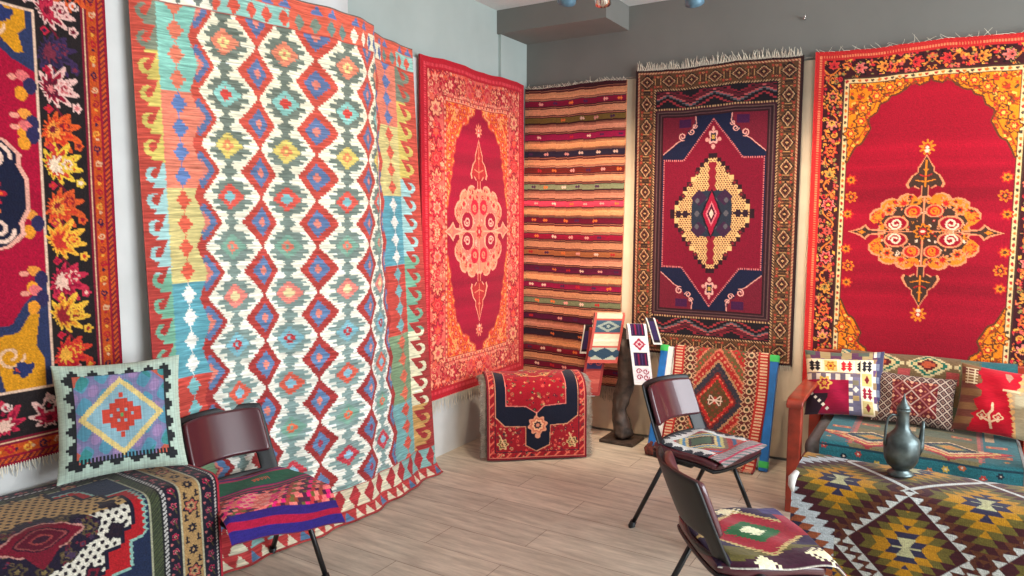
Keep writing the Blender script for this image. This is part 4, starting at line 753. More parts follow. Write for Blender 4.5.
tag(s1, 'salmon bordered woven strip with cream and slate panels atop the driftwood stand', 'strip', 'woven strips on the driftwood stand')
s2 = strip('woven_strip', strip_cv(.135, .62, (150, 52, 50), [('bands', (176, 74, 66), (196, 96, 84), cr), ('curl', (60, 50, 84), (190, 80, 80), cr), ('dia', (170, 60, 60), (70, 60, 100), (190, 90, 90))], 2, .10), (.755, -.25, .80), wd, fl, .47, .10, -.14, .03)
tag(s2, 'dull red woven strip with a dark blue patch hanging lowest on the stand', 'strip', 'woven strips on the driftwood stand')
s3 = strip('woven_strip', strip_cv(.125, .54, (232, 226, 226), [('curl', (226, 216, 222), (150, 24, 60), cr), ('bars', (44, 24, 60), (120, 20, 60), (60, 40, 90)), ('dia', (236, 226, 230), (170, 40, 70), (226, 200, 206)), ('bars', (40, 24, 56), (130, 20, 60), (70, 40, 90))], 3, .12), (1.02, -.245, .845), wd, fl, .41, .11, .13, .03)
tag(s3, 'white edged woven strip with magenta and dark panels on the right of the stand', 'strip', 'woven strips on the driftwood stand')
def plain_strap(W, L, back): cv = Cv(W, L, .003, (226, 222, 214)); cv.rect(.009, .01, W-.009, L-.012, (34, 26, 36)); cv.rect(.012, L-.16, W-.012, L-.03, (54, 40, 84)); return cv
s4 = strip('woven_strap', plain_strap(.065, .36, .1), (.645, -.19, .80), wd, fl, .20, .14, -.16, .02); tag(s4, 'short dark strap with white edges hanging at the left of the stand', 'woven strap', 'dark straps on the driftwood stand')
s5 = strip('woven_strap', plain_strap(.10, .60, .1), (.735, -.215, .78), wd, fl, .47, .11, -.16, .02); tag(s5, 'long white edged dark strap behind the dull red strip on the stand', 'woven strap', 'dark straps on the driftwood stand')
s6 = strip('woven_strap', plain_strap(.06, .30, .1), (1.085, -.16, .88), wd, fl, .18, .10, .30, .02); tag(s6, 'short dark strap with white edges at the right tip of the stand', 'woven strap', 'dark straps on the driftwood stand')

# ---- board with blue sides leaning on the back wall, kilim hung over it
board = empty('leaning_board', (1.52, -.2, 0)); tag(board, 'tall board with blue painted sides and green tape leaning on the back wall', 'board')
def tilt_box(name, x0, x1, t0, t1, d0, d1, m, par, bv=.003):
    bm = bmesh.new(); vs = box(bm, x0, d0, t0, x1, d1, t1); ang = math.atan2(.235, .675)
    for v in vs:
        y, z = v.co.y, v.co.z; v.co.y = -.285+z*math.sin(ang)+y*math.cos(ang)+.2; v.co.z = z*math.cos(ang)-y*math.sin(ang); v.co.x -= 1.52
    return bobj(name, bm, m, par, bevel=bv)
tilt_box('panel', 1.185, 1.865, .02, .715, .0, .016, M['white'], board)
tilt_box('side_rail', 1.135, 1.185, .0, .72, -.022, .016, M['bluepaint'], board); tilt_box('side_rail', 1.855, 1.905, .0, .72, -.022, .016, M['bluepaint'], board)
tilt_box('white_strip', 1.186, 1.225, .01, .715, -.018, -.001, M['white'], board)
for x in (1.133, 1.853): tilt_box('tape', x, x+.054, .68, .723, -.0245, .018, M['green'], board, .001)
tilt_box('tape', 1.853, 1.907, .02, .06, -.0245, .018, M['green'], board, .001)
def rug_J():
    W, H = .62, .78; cv = Cv(W, H, .0028, (164, 36, 34)); X, Y = cv.X, cv.Y; cx, cy = .30, .345
    q = .010; xq = (np.floor(X/q)+.5)*q; yq = (np.floor(Y/q)+.5)*q; r = np.abs(xq-cx)/.20+np.abs(yq-cy)/.275
    bands = [(0, .10, (190, 60, 44)), (.10, .50, (96, 70, 38)), (.50, .62, (196, 40, 40)), (.62, .70, (120, 36, 36)), (.70, .92, (52, 50, 62)), (.92, 1.0, (190, 140, 100)), (1.0, 1.22, (176, 40, 38)), (1.22, 1.30, (214, 120, 90)), (1.30, 1.55, (112, 92, 54)), (1.55, 1.62, (216, 130, 100)), (1.62, 1.85, (186, 44, 40)), (1.85, 2.1, (92, 84, 50)), (2.1, 2.9, (170, 40, 38))]
    for a, b, c in bands: cv.put((r >= a) & (r < b), c)
    t = np.arctan2(np.abs(yq-cy)/.275, np.abs(xq-cx)/.20); saw = tri((X-Y)*22+0)*tri((X+Y)*22)
    for a, b, c in ((.50, .62, (230, 120, 90)), (1.05, 1.18, (222, 150, 110)), (1.35, 1.5, (200, 70, 60)), (1.66, 1.8, (110, 110, 60)), (1.9, 2.05, (190, 60, 50)), (.2, .45, (140, 60, 44)), (.75, .88, (90, 60, 66))): cv.put((r >= a) & (r < b) & (saw > .42), c)
    for s in (-1, 1):
        cv.line([(cx-.03, cy-s*.028), (cx+.03, cy+s*.028)], .008, (236, 210, 190)); cv.line([(cx-.038*s, cy-.028), (cx-.038*s, cy+.028)], .006, (236, 210, 190))
    cv.line([(cx-.045, cy), (cx+.045, cy)], .008, (236, 210, 190))
    for sx in (0, 1):
        g = X if sx == 0 else W-X
        cv.put(g < .072, (196, 50, 44)); cv.put((g > .012) & (g < .058) & ((Y % .020) < .010), (236, 196, 160)); cv.put(g < .012, (150, 30, 34))
        cv.put((g > .072) & (g < .150), (104, 40, 36)); ph = (Y/.058) % 1
        cv.put(np.abs(g-.080-.008*np.sin(Y*2*math.pi/.029)) < .0045, (214, 170, 134)); cv.put(np.abs(g-.146-.008*np.sin(Y*2*math.pi/.029+2)) < .0045, (214, 170, 134))
        cv.put(np.abs(np.hypot((g-.113)/1., (ph-.5)*.058)-.017) < .0045, (226, 190, 150)); cv.put((np.hypot((g-.113)/1., (ph-.5)*.058) < .010), (60, 60, 40)); cv.put((np.abs(g-.113) < .004) & (np.abs(ph-.0) < .3), (226, 190, 150))
    cv.A *= .88*rng.normal(1, .08, (cv.ny, cv.nx, 1)); return cv
cvJ = rug_J(); ang = math.atan2(.235, .675); X, Y = cvJ.X, cvJ.Y
d = .028+.006*np.sin(X*15)*(Y/.78); t = .735-Y; topc = np.clip(Y/.03, 0, 1); dd = d*topc+.0*(1-topc)
P = np.stack([1.232+X+.03*(Y/.78-.5)*0+.012*np.sin(Y*6), -.285+t*math.sin(ang)-(dd)*math.cos(ang), np.maximum(t*math.cos(ang)+dd*math.sin(ang), .012)], -1)
P[..., 1] -= .06*np.clip((Y-.70)/.08, 0, 1)
oJ = grid('folded_kilim', P, cvJ.A, .008, FLAT); tag(oJ, 'red and olive concentric diamond kilim hung over the blue edged board', 'kilim')
st = [P[-1, i] for i in range(2, cvJ.nx-2, 4)]; fringe(oJ, st, [(random.uniform(-.3, .3), -1, .02) for _ in st], .03, M['greyfringe'], .002, .15)
# crumpled end of the kilim at its left foot
bm = bmesh.new()
for k in range(7):
    x = 1.165+.017*k; tube(bm, [(x, -.34, .07+.02*math.sin(k*2)), (x-.01, -.365, .045), (x+.004*k, -.37, .018), (x-.012, -.345-.01*k % .03, .010)], [.010, .017, .018, .010], 8)
tb = bobj('tassel', bm, mat('brown_red_wool', (92, 44, 36), .95, noise=.3), oJ, True)

# ---- sofa
sofa = empty('wooden_sofa', (3.15, -.5, 0)); tag(sofa, 'red wooden framed sofa with grey seat covered by a teal kilim at right', 'sofa')
def so(name, a, b, m, bv=.006): return boxo(name, (a[0]-3.15, a[1]+.5, a[2]), (b[0]-3.15, b[1]+.5, b[2]), m, sofa, bv)
for x in (2.115, 3.175):
    so('post', (x, -.86, 0), (x+.065, -.80, .585), M['wood']); so('post', (x, -.19, 0), (x+.065, -.13, .60), M['wood'])
    bm = bmesh.new(); prf = [(-.885, .588), (-.872, .606), (-.84, .616), (-.6, .620), (-.35, .618), (-.12, .616)]; lo = [(y, z-.024) for y, z in prf]
    for xx in (x-.018, x+.083): pass
    va = [[bm.verts.new((xx-3.15, y+.5, z)) for y, z in prf+lo[::-1]] for xx in (x-.008, x+.074)]; n = len(va[0])
    for i in range(n): bm.faces.new((va[0][i], va[0][(i+1) % n], va[1][(i+1) % n], va[1][i]))
    bm.faces.new(va[0][::-1]); bm.faces.new(va[1]); bobj('armrest', bm, M['wood'], sofa, bevel=.008)
so('front_rail', (2.18, -.835, .20), (3.175, -.805, .30), M['wood']); so('back_rail', (2.135, -.115, .20), (3.205, -.085, .765), M['wood'], .012); so('slat_base', (2.18, -.80, .27), (3.175, -.12, .30), M['wood'])
so('seat_mattress', (2.195, -.845, .302), (3.165, -.20, .405), M['grey'], .04); so('back_mattress', (2.20, -.20, .38), (3.165, -.115, .70), M['grey'], .035)
def rug_K():
    W, H = .86, 1.475; cv = Cv(W, H, .0036, (38, 112, 122)); X, Y = cv.X, cv.Y
    te, ol = (36, 116, 128), (124, 114, 78)
    saw = (np.floor(Y/.012) % 2)*.012; mid = (X > .125+saw) & (X < .70-saw) & (Y < 1.225); cv.put(mid, ol); cv.put(mid & (tri(Y*3.1) > .6), (104, 112, 90))
    cv.put((Y < .50) & (X > .05) & (X < .60), (128, 102, 70)); cv.put((X > .115+saw) & (X < .145) & (Y > .5) & (Y < 1.2), (190, 104, 96)); cv.put((X > .69) & (X < .715-saw) & (Y > .5) & (Y < 1.2), (190, 104, 96))
    q = .011; r_ = lambda cx, cy, a, b: np.abs((np.floor(X/q)+.5)*q-cx)/a+np.abs((np.floor(Y/q)+.5)*q-cy)/b
    for cx in (-.02, .215, .45, .685):      # back row: cream, green, cream, maroon, orange
        r = r_(cx, .275, .118, .088); k_ = X < .60
        for k, c in enumerate([(228, 206, 156), (30, 110, 90), (226, 200, 140), (96, 26, 32), (196, 84, 50)]): cv.put((r < 1-k*.17) & k_, c)
        cv.put((np.abs(X-cx-.118) < .03) & (Y > .31) & (Y < .38) & k_, (190, 80, 80))
    for cx in (.22, .57):                   # seat row with arcs of red, yellow and pink in front
        for k, c in enumerate([(150, 40, 50), (204, 60, 64), (232, 196, 120), (214, 92, 80), (236, 190, 150), (96, 100, 84)]):
            r = r_(cx, 1.02, .27-.026*k, .20-.018*k); cv.put((r < 1) & (Y > 1.02-.02) & (Y < 1.225), c)
        r = r_(cx, 1.03, .150, .105)
        for k, c in enumerate([(230, 204, 160), (26, 44, 66), (36, 60, 84), (110, 130, 100), (206, 160, 80), (214, 140, 70)]): cv.put(r < 1-k*.15, c)
        cv.put((np.abs(X-cx-.175) < .02) & (Y > .62) & (Y < .8), (214, 180, 140))
    for x, y in ((.065, .90), (.065, 1.05), (.77, .90), (.78, 1.08), (.20, .78), (.62, .80)):
        for k in range(4): cv.rect(x-.045+.010*k, y-.020+.005*k, x+.045-.010*k, y+.020-.005*k, [(196, 100, 76), (226, 160, 90), (190, 70, 70), (60, 120, 110)][k])
    for i in range(34):
        x = .02+(i*.377 % .82); y = 1.235+(i*.211 % .20); c = [(200, 60, 50), (226, 190, 80), (22, 36, 56), (206, 110, 60)][i % 4]; cv.flower(x, y, .017, 6, [c, c, (230, 210, 190)])
    for i in range(8): cv.flower(.03+.11*i, 1.13+.02*(i % 2), .014, 6, [(206, 170, 90), (190, 60, 50)])
    cv.put((Y > 1.225) & (Y < 1.235), (24, 60, 74)); cv.A *= .85*rng.normal(1, .07, (cv.ny, cv.nx, 1)); return cv
cvK = rug_K(); bs = np.array([2.275, 0, 0])-np.array([3.15, -.5, 0])
oK, PK = drape('kilim_cover', cvK, bs, (1, 0, 0), (0, -1, 0), [(.085, .60), (.085, .765), (.125, .778), (.20, .74), (.222, .60), (.235, .44), (.28, .418), (.50, .418), (.80, .420), (.858, .415), (.868, .36), (.872, .16)], FLAT, .006, .005, sofa)

# ---- sofa cushions
def cush_L():
    W, H = .42, .38; cv = Cv(W, H, .0024, (150, 120, 90)); X, Y = cv.X, cv.Y; mg = (150, 8, 52)
    cv.put(((X+Y*.3) % .05 < .02), (100, 70, 110)); cv.rect(0, 0, W, .05, (160, 140, 100)); cv.put((Y < .05) & (tri(X*9) > .5), (90, 50, 80)); cv.put((Y < .03) & (tri(X*7+.3) > .6), (80, 90, 80))
    cv.rect(.0, .055, .36, .135, (236, 216, 180)); cells = [(30, 22, 30), (234, 190, 110), (190, 24, 40), (30, 26, 34)]
    def comb(x0, y0, x1, y1, c, horiz):
        n = 5
        for i in range(n):
            if horiz: cv.rect(x0, y0+(y1-y0)*i/n, x1, y0+(y1-y0)*(i+.5)/n, c)
            else: cv.rect(x0+(x1-x0)*i/n, y0, x0+(x1-x0)*(i+.5)/n, y1, c)
    for i, c in enumerate(cells):
        x = .005+.088*i; cv.rect(x+.008, .062, x+.078, .128, c if i == 1 else (238, 220, 190)); 
        if i != 1: cv.dia(x+.027, .080, .016, .018, c, .005); cv.dia(x+.059, .080, .016, .018, c, .005); cv.dia(x+.027, .112, .016, .018, c, .005); cv.dia(x+.059, .112, .016, .018, c, .005); cv.rect(x+.014, .090, x+.072, .100, c)
        else: cv.flower(x+.043, .095, .030, 6, [(180, 110, 40), (226, 170, 60), (150, 30, 40)])
        cv.rect(x+.080, .06, x+.086, .13, (240, 230, 210))
    cv.rect(0, .14, .30, .18, (110, 96, 110)); comb(.0, .142, .27, .178, (226, 210, 190), False)
    cv.rect(.0, .18, .235, H, mg); cv.flower(.10, .20, .045, 6, [(216, 170, 80), mg, (206, 150, 60)]); cv.put((X < .12) & (Y > .26) & (X+Y*.5 < .26), (40, 20, 34)); 
    for k in range(5): cv.dia(.03+.022*k, .26+.022*k, .011, .011, (236, 220, 200))
    cv.rect(.235, .16, .30, H, (112, 106, 130)); comb(.235, .16, .255, H, (230, 220, 206), True); cv.rect(.255, .18, .29, .21, (120, 110, 90)); cv.rect(.255, .27, .29, .30, (180, 150, 100)); cv.dia(.272, .235, .016, .02, (236, 226, 206), .005)
    cv.rect(.30, .055, .365, H, (238, 222, 190)); 
    for i, (c, d) in enumerate((((30, 28, 40), 0), ((236, 190, 120), 1), ((140, 20, 50), 0), ((200, 180, 120), 1))):
        y = .058+.080*i; cv.rect(.306, y, .36, y+.072, (240, 226, 200) if not d else c)
        if d: cv.dia(.333, y+.036, .014, .026, (120, 30, 40), .005)
        else: [cv.dia(.333+sx*.014, y+.036+sy*.018, .013, .018, c, .005) for sx in (-1, 1) for sy in (-1, 1)]; cv.rect(.31, y+.030, .356, y+.042, c)
    comb(.365, .0, .385, H, (226, 214, 196), True); cv.rect(.385, 0, W, H, (60, 60, 90)); comb(.38, 0, .40, H, (110, 116, 136), True)
    return cv
def cush_C():
    W, H = .40, .28; cv = Cv(W, H, .0024, (96, 22, 30)); X, Y = cv.X, cv.Y; s = .046
    e = np.minimum(np.minimum(X, W-X), np.minimum(Y, H-Y)); a = (X+Y)/s; b = (X-Y)/s; fa, fb = np.abs(a-np.floor(a)-.5), np.abs(b-np.floor(b)-.5)
    m = np.maximum(fa, fb); edge = (np.minimum(X, W-X) < .085) | (np.minimum(Y, H-Y) < .04)
    cv.put(edge, (58, 28, 36)); cv.put((m > .41) & edge, (176, 156, 140)); cv.put((m < .20) & edge, (160, 130, 112)); cv.put((m < .12) & edge, (60, 20, 30))
    a2, b2 = (X+Y)/(s*2), (X-Y)/(s*2); m2 = np.maximum(np.abs(a2-np.floor(a2)-.5), np.abs(b2-np.floor(b2)-.5)); cell = (np.floor(a2)+np.floor(b2)) % 3 == 0
    cv.put(~edge & (m < .16), (150, 84, 60)); cv.put(~edge & cell & (m2 > .42), (190, 166, 150)); cv.put(~edge & ~cell & (m2 > .44), (150, 90, 84)); cv.put(~edge & (m2 < .12), (206, 150, 120)); return cv
def cush_R():
    W, H = .46, .36; cv = Cv(W, H, .0024, (176, 150, 116)); X, Y = cv.X, cv.Y; rd = (186, 8, 36)
    cv.put((X < .14), (130, 92, 60)); cv.put((X < .14) & (tri(Y*13) > .5), (110, 60, 50)); cv.put((X < .14) & (X+tri(Y*13)*.06 > .13), rd)
    for i in range(6): cv.rect(.02, .02+.016*i, .08, .026+.016*i, (214, 196, 160)); 
    cv.rect(.03, .02, .036, .11, (214, 196, 160)); cv.rect(.062, .02, .068, .11, (214, 196, 160))
    cv.poly([(.09, 0), (.27, 0), (.28, .10), (.22, .12), (.26, .25), (.29, H), (.07, H), (.10, .24), (.075, .2), (.11, .16)], rd, (.006, .006))
    cv.poly([(.20, .112), (.30, .112), (.30, .124), (.20, .124)], (226, 190, 150)); cv.put((X > .28) & (X < .46), (176, 156, 124))
    for i in range(9): cv.dia(.285-.004*(i % 2)-.0*i, .02+.040*i, .018, .018, (222, 170, 110), .005); cv.dia(.235+.008*i if i < 6 else .28, .14+.030*i, .014, .014, (222, 170, 110), .005)
    cv.put((X > .26+.12*np.clip(Y-.14, 0, 1)) & (X < .44) & (Y > .13), (172, 160, 130))
    for i in range(6): cv.dia(.33+.022*i, .15+.034*i, .012, .016, (40, 24, 30), .004); cv.dia(.345+.022*i, .14+.034*i, .008, .012, (236, 226, 200), .004)
    cv.poly([(.20, .02), (.225, .02), (.24, .04), (.225, .07), (.21, .05)], (176, 130, 110)); cv.line([(.165, .20), (.17, .235), (.155, .26), (.175, .33)], .012, (232, 196, 160)); cv.flower(.125, .27, .026, 4, [(224, 190, 150), rd, (200, 170, 140)]); cv.flower(.20, .27, .026, 4, [(224, 190, 150), rd, (200, 170, 140)]); cv.line([(.125, .28), (.17, .30), (.20, .28)], .01, (232, 196, 160))
    cv.put(X > .43, (206, 120, 90)); return cv
CG = 'patterned cushions'
cl = pillow('cushion', cush_L(), .15, (130, 110, 90)); place(cl, (2.335, -.40, .435), -84, 20, 3); tag(cl, 'cushion with magenta field and combed squares beside the sofa arm', 'cushion', CG)
cc = pillow('cushion', cush_C(), .14, (80, 40, 40)); place(cc, (2.665, -.37, .43), -86, 20, -2); tag(cc, 'small maroon cushion with a lattice of white diamonds behind the ewer', 'cushion', CG)
cq = pillow('cushion', cush_R(), .15, (150, 120, 96)); place(cq, (3.075, -.40, .43), -97, 20, -3); tag(cq, 'red and beige cushion with curled motif at the right edge', 'cushion', CG)

# ---- low table under a big diamond kilim, ewer on it
def rug_T():
    W, H = 1.25, .90; cv = Cv(W, H, .0032, (60, 22, 30)); X, Y = cv.X, cv.Y; a, b = .250, .250; x0, y0 = .172, .362
    u = (X-x0)/a; v = (Y-y0)/b; s = np.round((u+v)/2); t = np.round((u-v)/2); cx, cy = x0+(s+t)*a, y0+(s-t)*b
    h = .029; dy = np.abs(Y-cy); dx = np.abs(X-cx); row = np.floor(dy/h); fr_ = dy/h-row; r = dx/a+(row+.85-.75*fr_)*h/b
    for lim, c in ((9., (70, 24, 32)), (.76, (110, 98, 42)), (.56, (196, 138, 26)), (.34, (50, 46, 74))): cv.put(r < lim, c)
    up = (cy < .5); cv.put(up & (r > .90), (104, 58, 34)); low = cy > .5; sr = dx/a+dy/b
    for lo_, hi, c in ((.86, 9, (96, 50, 34)), (1.0, 9, (70, 24, 32)), (.66, .84, (70, 24, 32)), (.50, .66, (110, 98, 42)), (.30, .50, (196, 138, 26))): cv.put(low & (r > lo_) & (r <= hi), c)
    cv.put(low & (sr > .82) & (r < .915), (216, 220, 216)); cv.put(up & (sr > .95) & (np.abs(X-x0-a) < .25) & (Y < y0+.02), (216, 220, 216)); cv.put(up & (sr > .955) & (X > x0+a*2.0) & (Y < y0+.02), (216, 220, 216))
    cv.put((dx < .010+.024*(dy/.038)) & (dy < .038), (196, 192, 146)); cv.put((dy < .003) & (dx < .05), (196, 192, 146))
    dx0, dy0 = np.abs(X-x0), np.abs(Y-y0); row0 = np.floor(dy0/h); r0 = dx0/a+(row0+.85-.75*(dy0/h-row0))*h/b; lf = (X < x0-.004) & (r0 > .80)
    for lo_, hi, c in ((.80, 1.02, (70, 24, 32)), (1.02, 1.34, (200, 210, 216)), (1.34, 1.52, (160, 84, 52)), (1.52, 1.68, (44, 46, 72)), (1.68, 1.9, (170, 92, 58)), (1.9, 2.3, (200, 208, 212))): cv.put(lf & (r0 > lo_) & (r0 <= hi) & ((Y > y0-.02) | (r0 < 1.34)), c)
    cv.put(Y < .03, (214, 150, 110)); cv.A *= .86*rng.normal(1, .07, (cv.ny, cv.nx, 1)); cv.A *= (1+.05*np.sin(X*900))[..., None]; return cv
table = empty('covered_table', (2.85, -1.52, 0)); tag(table, 'low table draped with a maroon and mustard stepped diamond kilim', 'table')
boxo('frame', (-.52, -.155, 0), (.62, .155, .46), M['box'], table, .01)
oT, PT = drape('kilim_cover', rug_T(), np.array([2.292, -1.34, 0])-np.array([2.85, -1.52, 0]), (1, .0, 0), (0, -1, 0), [(0, .44), (0, .485), (.02, .498), (.16, .505), (.30, .500), (.365, .478), (.378, .40), (.385, .012)], FLAT, .008, .006, table)
# bunched white corner of a cloth peeping out at the table's left end
bm = bmesh.new(); tube(bm, [(2.300, -1.66, .495), (2.290, -1.70, .480), (2.290, -1.712, .455), (2.296, -1.712, .43)], [.012, .017, .014, .006], 10); 
for v in bm.verts: v.co -= Vector((2.85, -1.52, 0))
tag(bobj('cloth_edge', bm, M['piping'], table, True), 'pale bunched cloth edge')
ewer = empty('ewer', (2.672, -1.515, .512)); tag(ewer, 'grey tinned copper ewer with pointed lid standing on the covered table', 'ewer')
bm = bmesh.new(); lathe(bm, [(.046, 0), (.050, .003), (.046, .012), (.030, .020), (.032, .026), (.050, .040), (.062, .065), (.066, .100), (.066, .140), (.061, .153), (.048, .166), (.034, .182), (.026, .195), (.0235, .215), (.0225, .250), (.0245, .262), (.0265, .266), (.0265, .270), (.022, .273)]); bobj('body', bm, M['copper'], ewer, True)
bm = bmesh.new(); lathe(bm, [(.024, .2725), (.0245, .279), (.021, .286), (.014, .296), (.009, .308), (.005, .318), (.0028, .328), (.0018, .336)], 24); bobj('lid', bm, M['copper'], ewer, True)
cam_r = Vector((math.cos(YAW), -math.sin(YAW), 0)); 
bm = bmesh.new(); tube(bm, [cam_r*.060+Vector((0, 0, .085)), cam_r*.076+Vector((0, 0, .115)), cam_r*.079+Vector((0, 0, .15)), cam_r*.081+Vector((0, 0, .19)), cam_r*.083+Vector((0, 0, .222))], [.017, .015, .011, .008, .0058], 14); bobj('spout', bm, M['copper'], ewer, True)
bm = bmesh.new(); l = -cam_r; tube(bm, [l*.024+Vector((0, 0, .245)), l*.045+Vector((0, 0, .250)), l*.062+Vector((0, 0, .235)), l*.067+Vector((0, 0, .20)), l*.069+Vector((0, 0, .16)), l*.070+Vector((0, 0, .125))], [.004, .0045, .005, .0055, .005, .006], 10); bobj('handle', bm, M['copper'], ewer, True)

# ---- stacking chairs
def chair(loc, heading, label):
    c = empty('side_chair', loc, R(heading)); tag(c, label, 'chair', 'maroon vinyl stacking chairs')
    # seat shell and pad
    def sheet(name, f, nu, nv, th, m, bv=0):
        vs = [f(i/(nu-1), j/(nv-1)) for i in range(nu) for j in range(nv)]; fs = [(i*nv+j, (i+1)*nv+j, (i+1)*nv+j+1, i*nv+j+1) for i in range(nu-1) for j in range(nv-1)]
        o = obj_from(name, vs, fs, m, c, True); s = o.modifiers.new('thick', 'SOLIDIFY'); s.thickness = th; s.offset = 0; b = o.modifiers.new('bevel', 'BEVEL'); b.width = min(th*.4, .012); b.segments = 3; b.limit_method = 'ANGLE'; b.angle_limit = R(50); return o
    def rr(u, v, p=.08):   # rounded rectangle warp of the unit square to -1..1
        a, b = 2*u-1, 2*v-1; return a*(1-p*.5*b**6*abs(a)**3), b*(1-p*.5*a**6*abs(b)**3)
    def seat(u, v):
        a, b = rr(u, v); x = .062+.186*a; y = .222*b*(1-.03*a-.16*max(0, -a)**3); z = .425-.016*max(0, a)**3*1.6+.012*b*b-.008*(1-a*a); return (x, y, z)
    sheet('seat_pad', lambda u, v: (seat(u, v)[0], seat(u, v)[1], seat(u, v)[2]+.004), 22, 18, .034, M['vinyl'])
    sheet('seat_shell', lambda u, v: (seat(u, v)[0]*1.0-.004, seat(u, v)[1]*1.02, seat(u, v)[2]-.020), 20, 16, .016, M['black'])
    def back(u, v, wx=.205, z0=.435, z1=.725):
        a, b = rr(u, v, .05); z = z0+(z1-z0)*(a+1)/2; x = -.085-.105*((z-.42)/.30)-.052*(1-b*b)+.02*(1-(z-.42)/.32)**2; return (x, b*wx*(1-.05*((z-.42)/.32)), z)
    sheet('back_pad', lambda u, v: (lambda q: (q[0]+.021, q[1], q[2]))(back(u, v, .182, .530, .714)), 18, 18, .026, M['vinyl'])
    # shell of the back: upper panel plus two side straps down to the seat, open below the pad
    n1, n2 = 22, 19; V = []; F = []
    for i in range(n1):
        for j in range(n2): V.append(back(i/(n1-1), j/(n2-1), .205, .395, .728))
    for i in range(n1-1):
        for j in range(n2-1):
            z = .395+(.333)*(i+.5)/(n1-1); bb = 2*(j+.5)/(n2-1)-1
            if .455 < z < .525 and abs(bb) < .72: continue
            F.append((i*n2+j, (i+1)*n2+j, (i+1)*n2+j+1, i*n2+j+1))
    o = obj_from('back_shell', V, F, M['black'], c, True); s = o.modifiers.new('thick', 'SOLIDIFY'); s.thickness = .012; s.offset = 0; b = o.modifiers.new('bevel', 'BEVEL'); b.width = .005; b.segments = 2; b.limit_method = 'ANGLE'; b.angle_limit = R(50)
    for sy in (-1, 1):
        bm = bmesh.new(); box(bm, -.10, sy*.205-.012, .385, .12, sy*.205+.012, .412); tube(bm, [(.01, sy*.190, .40), (.01, sy*.236, .40)], .032, 18); bobj('bracket', bm, M['black'], c, bevel=.003)
        for sx in (-1, 1):
            bm = bmesh.new(); foot = Vector((sx*.205, sy*.238, .014)); top = Vector((sx*.012, sy*.222, .405)); tube(bm, [top, foot], .0115, 12); lg = bobj('leg', bm, M['steel'], c, True)
            bm = bmesh.new(); d = (foot-top).normalized(); tube(bm, [foot-d*.022, foot+d*.006, (foot.x, foot.y, 0.0)], [.016, .017, .018], 12); bobj('foot_cap', bm, M['black'], lg, True)
    return c
def seat_cloth(name, cv, loc, heading, off, rot, droop, parent=None, label=None, grp=None, puff=.02, zt=.452):
    """flat kilim pad lying on a seat; overhanging edges bend down"""
    X, Y = cv.X-cv.w/2, cv.Y-cv.h/2; c, s = math.cos(R(rot)), math.sin(R(rot)); lx = off[0]+c*X+s*Y; ly = off[1]-s*X*-1*0+(s*X-c*Y)
    ox = np.clip(lx-.262, 0, 1); oy = np.clip(np.abs(ly)-.222, 0, 1); od = np.hypot(ox, oy)
    e = np.clip(np.minimum(np.minimum(cv.X, cv.w-cv.X), np.minimum(cv.Y, cv.h-cv.Y))/.05, 0, 1)
    ly = ly*(1-.20*np.clip(-(lx-.0)/.13, 0, 1)**1.5); z = zt+puff*np.sqrt(e)+.004*np.sin(lx*30+ly*21)-droop*od*1.5-.03*np.clip((lx-.22)/.1, 0, 1)**2*.8
    k = 1-.35*droop*np.clip(od*4, 0, 1)*0; h = R(heading); ch, sh = math.cos(h), math.sin(h)
    P = np.stack([loc[0]+ch*lx-sh*ly, loc[1]+sh*lx+ch*ly, z], -1)
    o = grid(name, P, cv.A, .006, FLAT); tag(o, label, 'seat cloth', grp); return o
c1 = chair((.36, -2.875, 0), -8, 'maroon vinyl chair beside the covered bench at left')
c2 = chair((1.765, -1.30, 0), -17, 'maroon vinyl chair in front of the blue edged board')
c3 = chair((2.20, -2.335, 0), 37, 'black backed chair seen from behind in the foreground')
def pad1():
    W, H = .46, .46; cv = Cv(W, H, .0026, (110, 20, 70)); X, Y = cv.X, cv.Y   # X from the seat's back to its front
    st = [(0, .018, (150, 20, 70)), (.018, .032, (60, 20, 100)), (.032, .05, (170, 24, 80)), (.05, .17, (16, 92, 62)), (.17, .18, (60, 30, 80)), (.18, .195, (170, 30, 90)), (.195, .207, (50, 70, 60)), (.207, .222, (160, 30, 80)), (.222, .232, (40, 24, 60))]
    for a, b, c in st: cv.rect(a, 0, b, H, c)
    for k in range(9): cv.rect(.09-.000*k+.0, .16+.008*k, .125-.012*abs((k % 2)), .164+.008*k, (230, 90, 50))
    q = .014; i = np.floor(X/q).astype(int); j = np.floor(Y/(q*1.25)+np.floor(X/q)*.5).astype(int); pal = np.array([(190, 50, 60), (236, 110, 110), (110, 96, 50), (80, 30, 60), (240, 130, 120), (226, 30, 110), (150, 70, 50), (70, 40, 60)], float)
    k = ((i*3+j*5+(i*j) % 3) % 8); m = (X > .232) & (X < .385); cv.A[m] = pal[k][m]; m2 = m & (np.abs(Y-.30)/.13+np.abs(X-.31)/.08 < 1); cv.A[m2] = np.array([(240, 150, 140), (230, 110, 100), (236, 40, 120)], float)[k[m2] % 3]
    for a, b, c in ((.385, .408, (48, 30, 110)), (.408, .430, (170, 20, 60)), (.430, .46, (46, 34, 120))): cv.rect(a, 0, b, H, c)
    cv.A *= rng.normal(1, .05, (cv.ny, cv.nx, 1)); return cv
